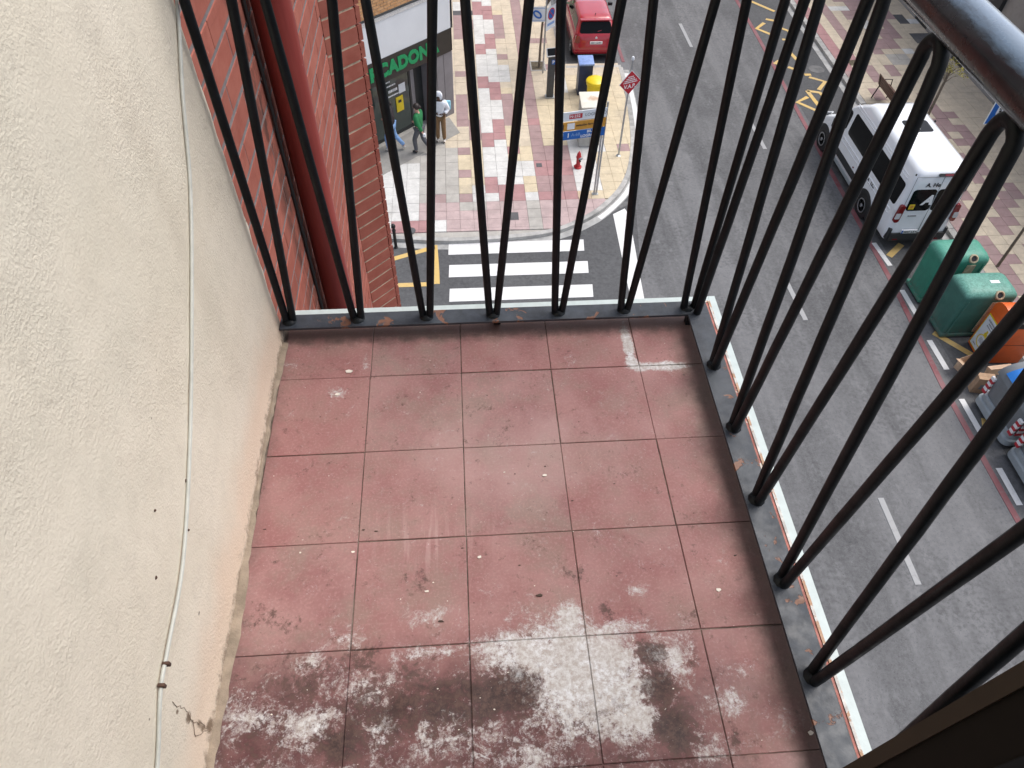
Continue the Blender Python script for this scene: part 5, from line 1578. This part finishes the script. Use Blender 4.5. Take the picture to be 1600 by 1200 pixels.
# ================================================================== PEOPLE
def skin_mesh(name, verts, edges, radii, mat, parent, sub=2, loc=None):
    me = bpy.data.meshes.new(name)
    me.from_pydata(verts, edges, [])
    o = bpy.data.objects.new(name, me)
    COL.objects.link(o)
    md = o.modifiers.new('skin', 'SKIN')
    md.use_smooth_shade = True
    for i, r in enumerate(radii):
        sv = me.skin_vertices[0].data[i]
        sv.radius = (r, r) if not isinstance(r, tuple) else r
        sv.use_root = (i == 0)
    s2 = o.modifiers.new('sub', 'SUBSURF')
    s2.levels = sub; s2.render_levels = sub
    dg = bpy.context.evaluated_depsgraph_get()
    m2 = bpy.data.meshes.new_from_object(o.evaluated_get(dg))
    bpy.data.objects.remove(o)
    m2.materials.clear(); m2.materials.append(M[mat])
    for p in m2.polygons: p.use_smooth = True
    return link(name, m2, parent, loc)

def ellipsoid(name, c, r, mat, parent, nx=14, ny=10):
    prof = [(math.sin(math.pi * k / ny), -math.cos(math.pi * k / ny)) for k in range(ny + 1)]
    mb = MB(); rings = []
    for s_, z in prof:
        s_ = max(s_, .001)
        rings.append([(c[0] + r[0] * s_ * math.cos(a), c[1] + r[1] * s_ * math.sin(a), c[2] + r[2] * z) for a in [2 * math.pi * k / nx for k in range(nx)]])
    mb.rings(rings)
    return mb.build(name, mat, parent, 80)

def person(label, loc, rz, h, J, skin, top, top_r, legs, shoe, hood=None, hair=None):
    """J: joint positions for a 1.72 m body facing +y, scaled by h"""
    k = h / 1.72
    t = thing('person', label, 'person', loc, rz)
    V = {n: tuple(c * k for c in p) for n, p in J.items()}
    order = ['pelvis', 'waist', 'chest', 'neck', 'head0', 'head1', 'lsh', 'lel', 'lwr', 'lha', 'rsh', 'rel', 'rwr', 'rha', 'lhip', 'lkn', 'lan', 'lto', 'rhip', 'rkn', 'ran', 'rto']
    ed = [(0, 1), (1, 2), (2, 3), (3, 4), (4, 5), (2, 6), (6, 7), (7, 8), (8, 9), (2, 10), (10, 11), (11, 12), (12, 13), (0, 14), (14, 15), (15, 16), (16, 17), (0, 18), (18, 19), (19, 20), (20, 21)]
    ra = [.12, .11, .125, .052, .075, .082, .055, .042, .03, .034, .055, .042, .03, .034, .075, .05, .038, .035, .075, .05, .038, .035]
    body = skin_mesh('body', [V[n] for n in order], ed, [r * k for r in ra], skin, t)
    # face: nose, ears, eyes, mouth
    hx, hy, hz = [(a + b) / 2 for a, b in zip(V['head0'], V['head1'])]
    fx_ = MB().lathe([(0, 0), (.014, .0), (.006, .03), (0, .034)], (hx, hy + .085, hz - .02), 8, 'Y')
    fx_.build('nose', skin, body)
    for sx in (-1, 1):
        ellipsoid('ear', (hx + sx * .082, hy, hz - .01), (.012, .02, .03), skin, body, 8, 6)
        ellipsoid('eye', (hx + sx * .03, hy + .082, hz + .015), (.011, .008, .007), 'black_print', body, 8, 6)
    MB().box((hx, hy + .084, hz - .055), (.04, .008, .008)).build('mouth', 'shoe_red', body)
    # fingers
    for nm in ('lha', 'rha'):
        w_, hnd = Vector(V[nm[0] + 'wr']), Vector(V[nm])
        d = (hnd - w_).normalized()
        sd = d.cross(Vector((0, 1, 0))).normalized() if abs(d.y) < .9 else Vector((1, 0, 0))
        bw = d.cross(sd)
        fg = MB()
        for q, ln in zip((-1.5, -.5, .5, 1.5), (.06, .075, .08, .07)):
            b0 = hnd + bw * q * .016 + d * .02
            fg.tube([b0, b0 + d * ln * .5 + sd * .006, b0 + d * ln + sd * .022], [.009, .008, .006], 6)
        fg.tube([hnd - d * .01 + bw * .03, hnd + bw * .05 + d * .025, hnd + bw * .05 + d * .05], [.010, .009, .007], 6)
        fg.build('fingers', skin, body)
    g = 1.0
    tv = ['waist2', 'waist', 'chest', 'collar', 'lsh', 'lel', 'lwr2', 'rsh', 'rel', 'rwr2']
    pe, wa = Vector(V['pelvis']), Vector(V['waist'])
    V['waist2'] = tuple(pe.lerp(wa, .02) + Vector((0, 0, -.04)))
    V['collar'] = tuple(Vector(V['chest']).lerp(Vector(V['neck']), .72))
    for s_ in 'lr': V[s_ + 'wr2'] = tuple(Vector(V[s_ + 'el']).lerp(Vector(V[s_ + 'wr']), .93))
    skin_mesh('top', [V[n] for n in tv], [(0, 1), (1, 2), (2, 3), (2, 4), (4, 5), (5, 6), (2, 7), (7, 8), (8, 9)], [r * k for r in top_r], top, t)
    lv = ['pelvis', 'lhip', 'lkn', 'lan', 'rhip', 'rkn', 'ran']
    skin_mesh('trousers', [V[n] for n in lv], [(0, 1), (1, 2), (2, 3), (0, 4), (4, 5), (5, 6)], [r * k for r in (.135, .098, .078, .066, .098, .078, .066)], legs, t)
    for s_ in 'lr':
        a, b = Vector(V[s_ + 'an']), Vector(V[s_ + 'to'])
        skin_mesh('shoe', [tuple(a + Vector((0, -.03, -.02))), tuple(a.lerp(b, .5) + Vector((0, 0, -.005))), tuple(b)], [(0, 1), (1, 2)], [.052, .05, .042], shoe, t)
    if hair:
        ellipsoid('hair', (hx, hy - .018, hz + .032), (.098, .104, .105), hair, t)
        ellipsoid('hair_bun', (hx, hy - .12, hz + .03), (.055, .055, .06), hair, t)
    if hood:
        hb = MB(); rings = []
        for q in range(9):
            a = math.pi * q / 8
            rings.append([(hx + .125 * math.cos(b_) * math.sin(max(a, .03)), hy - .015 + .13 * math.sin(b_) * math.sin(max(a, .03)) * (1 if math.sin(b_) < .35 else .55), hz + .01 - .155 * math.cos(a)) for b_ in [2 * math.pi * z_ / 18 for z_ in range(18)]])
        hb.rings(rings); hb.build('hood', hood, t, 80)
    return t
WALK = dict(pelvis=(0, 0, .93), waist=(0, .01, 1.08), chest=(0, .02, 1.30), neck=(0, .03, 1.46), head0=(0, .05, 1.55), head1=(0, .06, 1.65),
            lsh=(-.18, .0, 1.38), lel=(-.23, -.12, 1.12), lwr=(-.22, -.05, .90), lha=(-.21, -.0, .83), rsh=(.18, .03, 1.38), rel=(.22, .06, 1.12), rwr=(.20, .22, .98), rha=(.19, .29, .95),
            lhip=(-.09, .0, .88), lkn=(-.10, .16, .50), lan=(-.10, .12, .09), lto=(-.10, .27, .045), rhip=(.09, .0, .88), rkn=(.10, -.06, .49), ran=(.10, -.34, .16), rto=(.10, -.26, .05))
STAND = dict(WALK, lkn=(-.10, .02, .49), lan=(-.10, .0, .09), lto=(-.11, .14, .045), rkn=(.10, .02, .49), ran=(.11, .0, .09), rto=(.12, .14, .045),
             lel=(-.26, -.06, 1.14), lwr=(-.17, .12, 1.06), lha=(-.11, .17, 1.06), rel=(.26, -.04, 1.13), rwr=(.15, .14, 1.08), rha=(.09, .18, 1.09))
TOP = (.145, .135, .150, .07, .085, .066, .05, .085, .066, .05)
BAG = (.165, .155, .170, .085, .10, .078, .058, .10, .078, .058)
def P_(label, x, y, rz, h, J, *a, **k): return person(label, (x, y, ZS + .008), rz, h, J, *a, **k)
WALK2 = dict(WALK, lel=(-.23, -.14, 1.12), lwr=(-.22, -.24, .93), lha=(-.215, -.27, .87))
P_('person in a green jumper and grey trousers walking past the shop door', -.78, 19.55, R(62), 1.70, WALK2, 'skin', 'jumper_green', TOP, 'trousers_grey', 'shoe_dark', hair='hair')
p2 = P_('person in white hooded top and tan trousers standing by the grey pillar', -.12, 20.18, R(168), 1.74, STAND, 'skin_dark', 'hoodie_white', BAG, 'trousers_tan', 'shoe_light', hood='hoodie_white')
tag(MB().box((0, 0, 0), (.16, .08, .30), bev=.03).build('shoulder_bag', 'bag_blue', None, 40, (.16, 20.32, ZS + 1.22)), 'pale blue bag hanging at the back of the white hooded person', 'bag')
tag(MB().lathe([(0, -.05), (.05, -.05), (.05, .05), (0, .05)], (0, 0, 0), 10).build('takeaway_cup', 'sign_white', None, 40, (-.615, 19.215, ZS + .855)), 'small white cup held at the hip of the green jumper person', 'cup')
P_('person in dark jacket and light blue jeans walking by the shop door', -1.68, 19.75, R(75), 1.72, WALK, 'skin', 'jacket_dark', BAG, 'jeans', 'shoe_light', hair='hair')
print('bricks', nb, 'objects', len(bpy.data.objects))
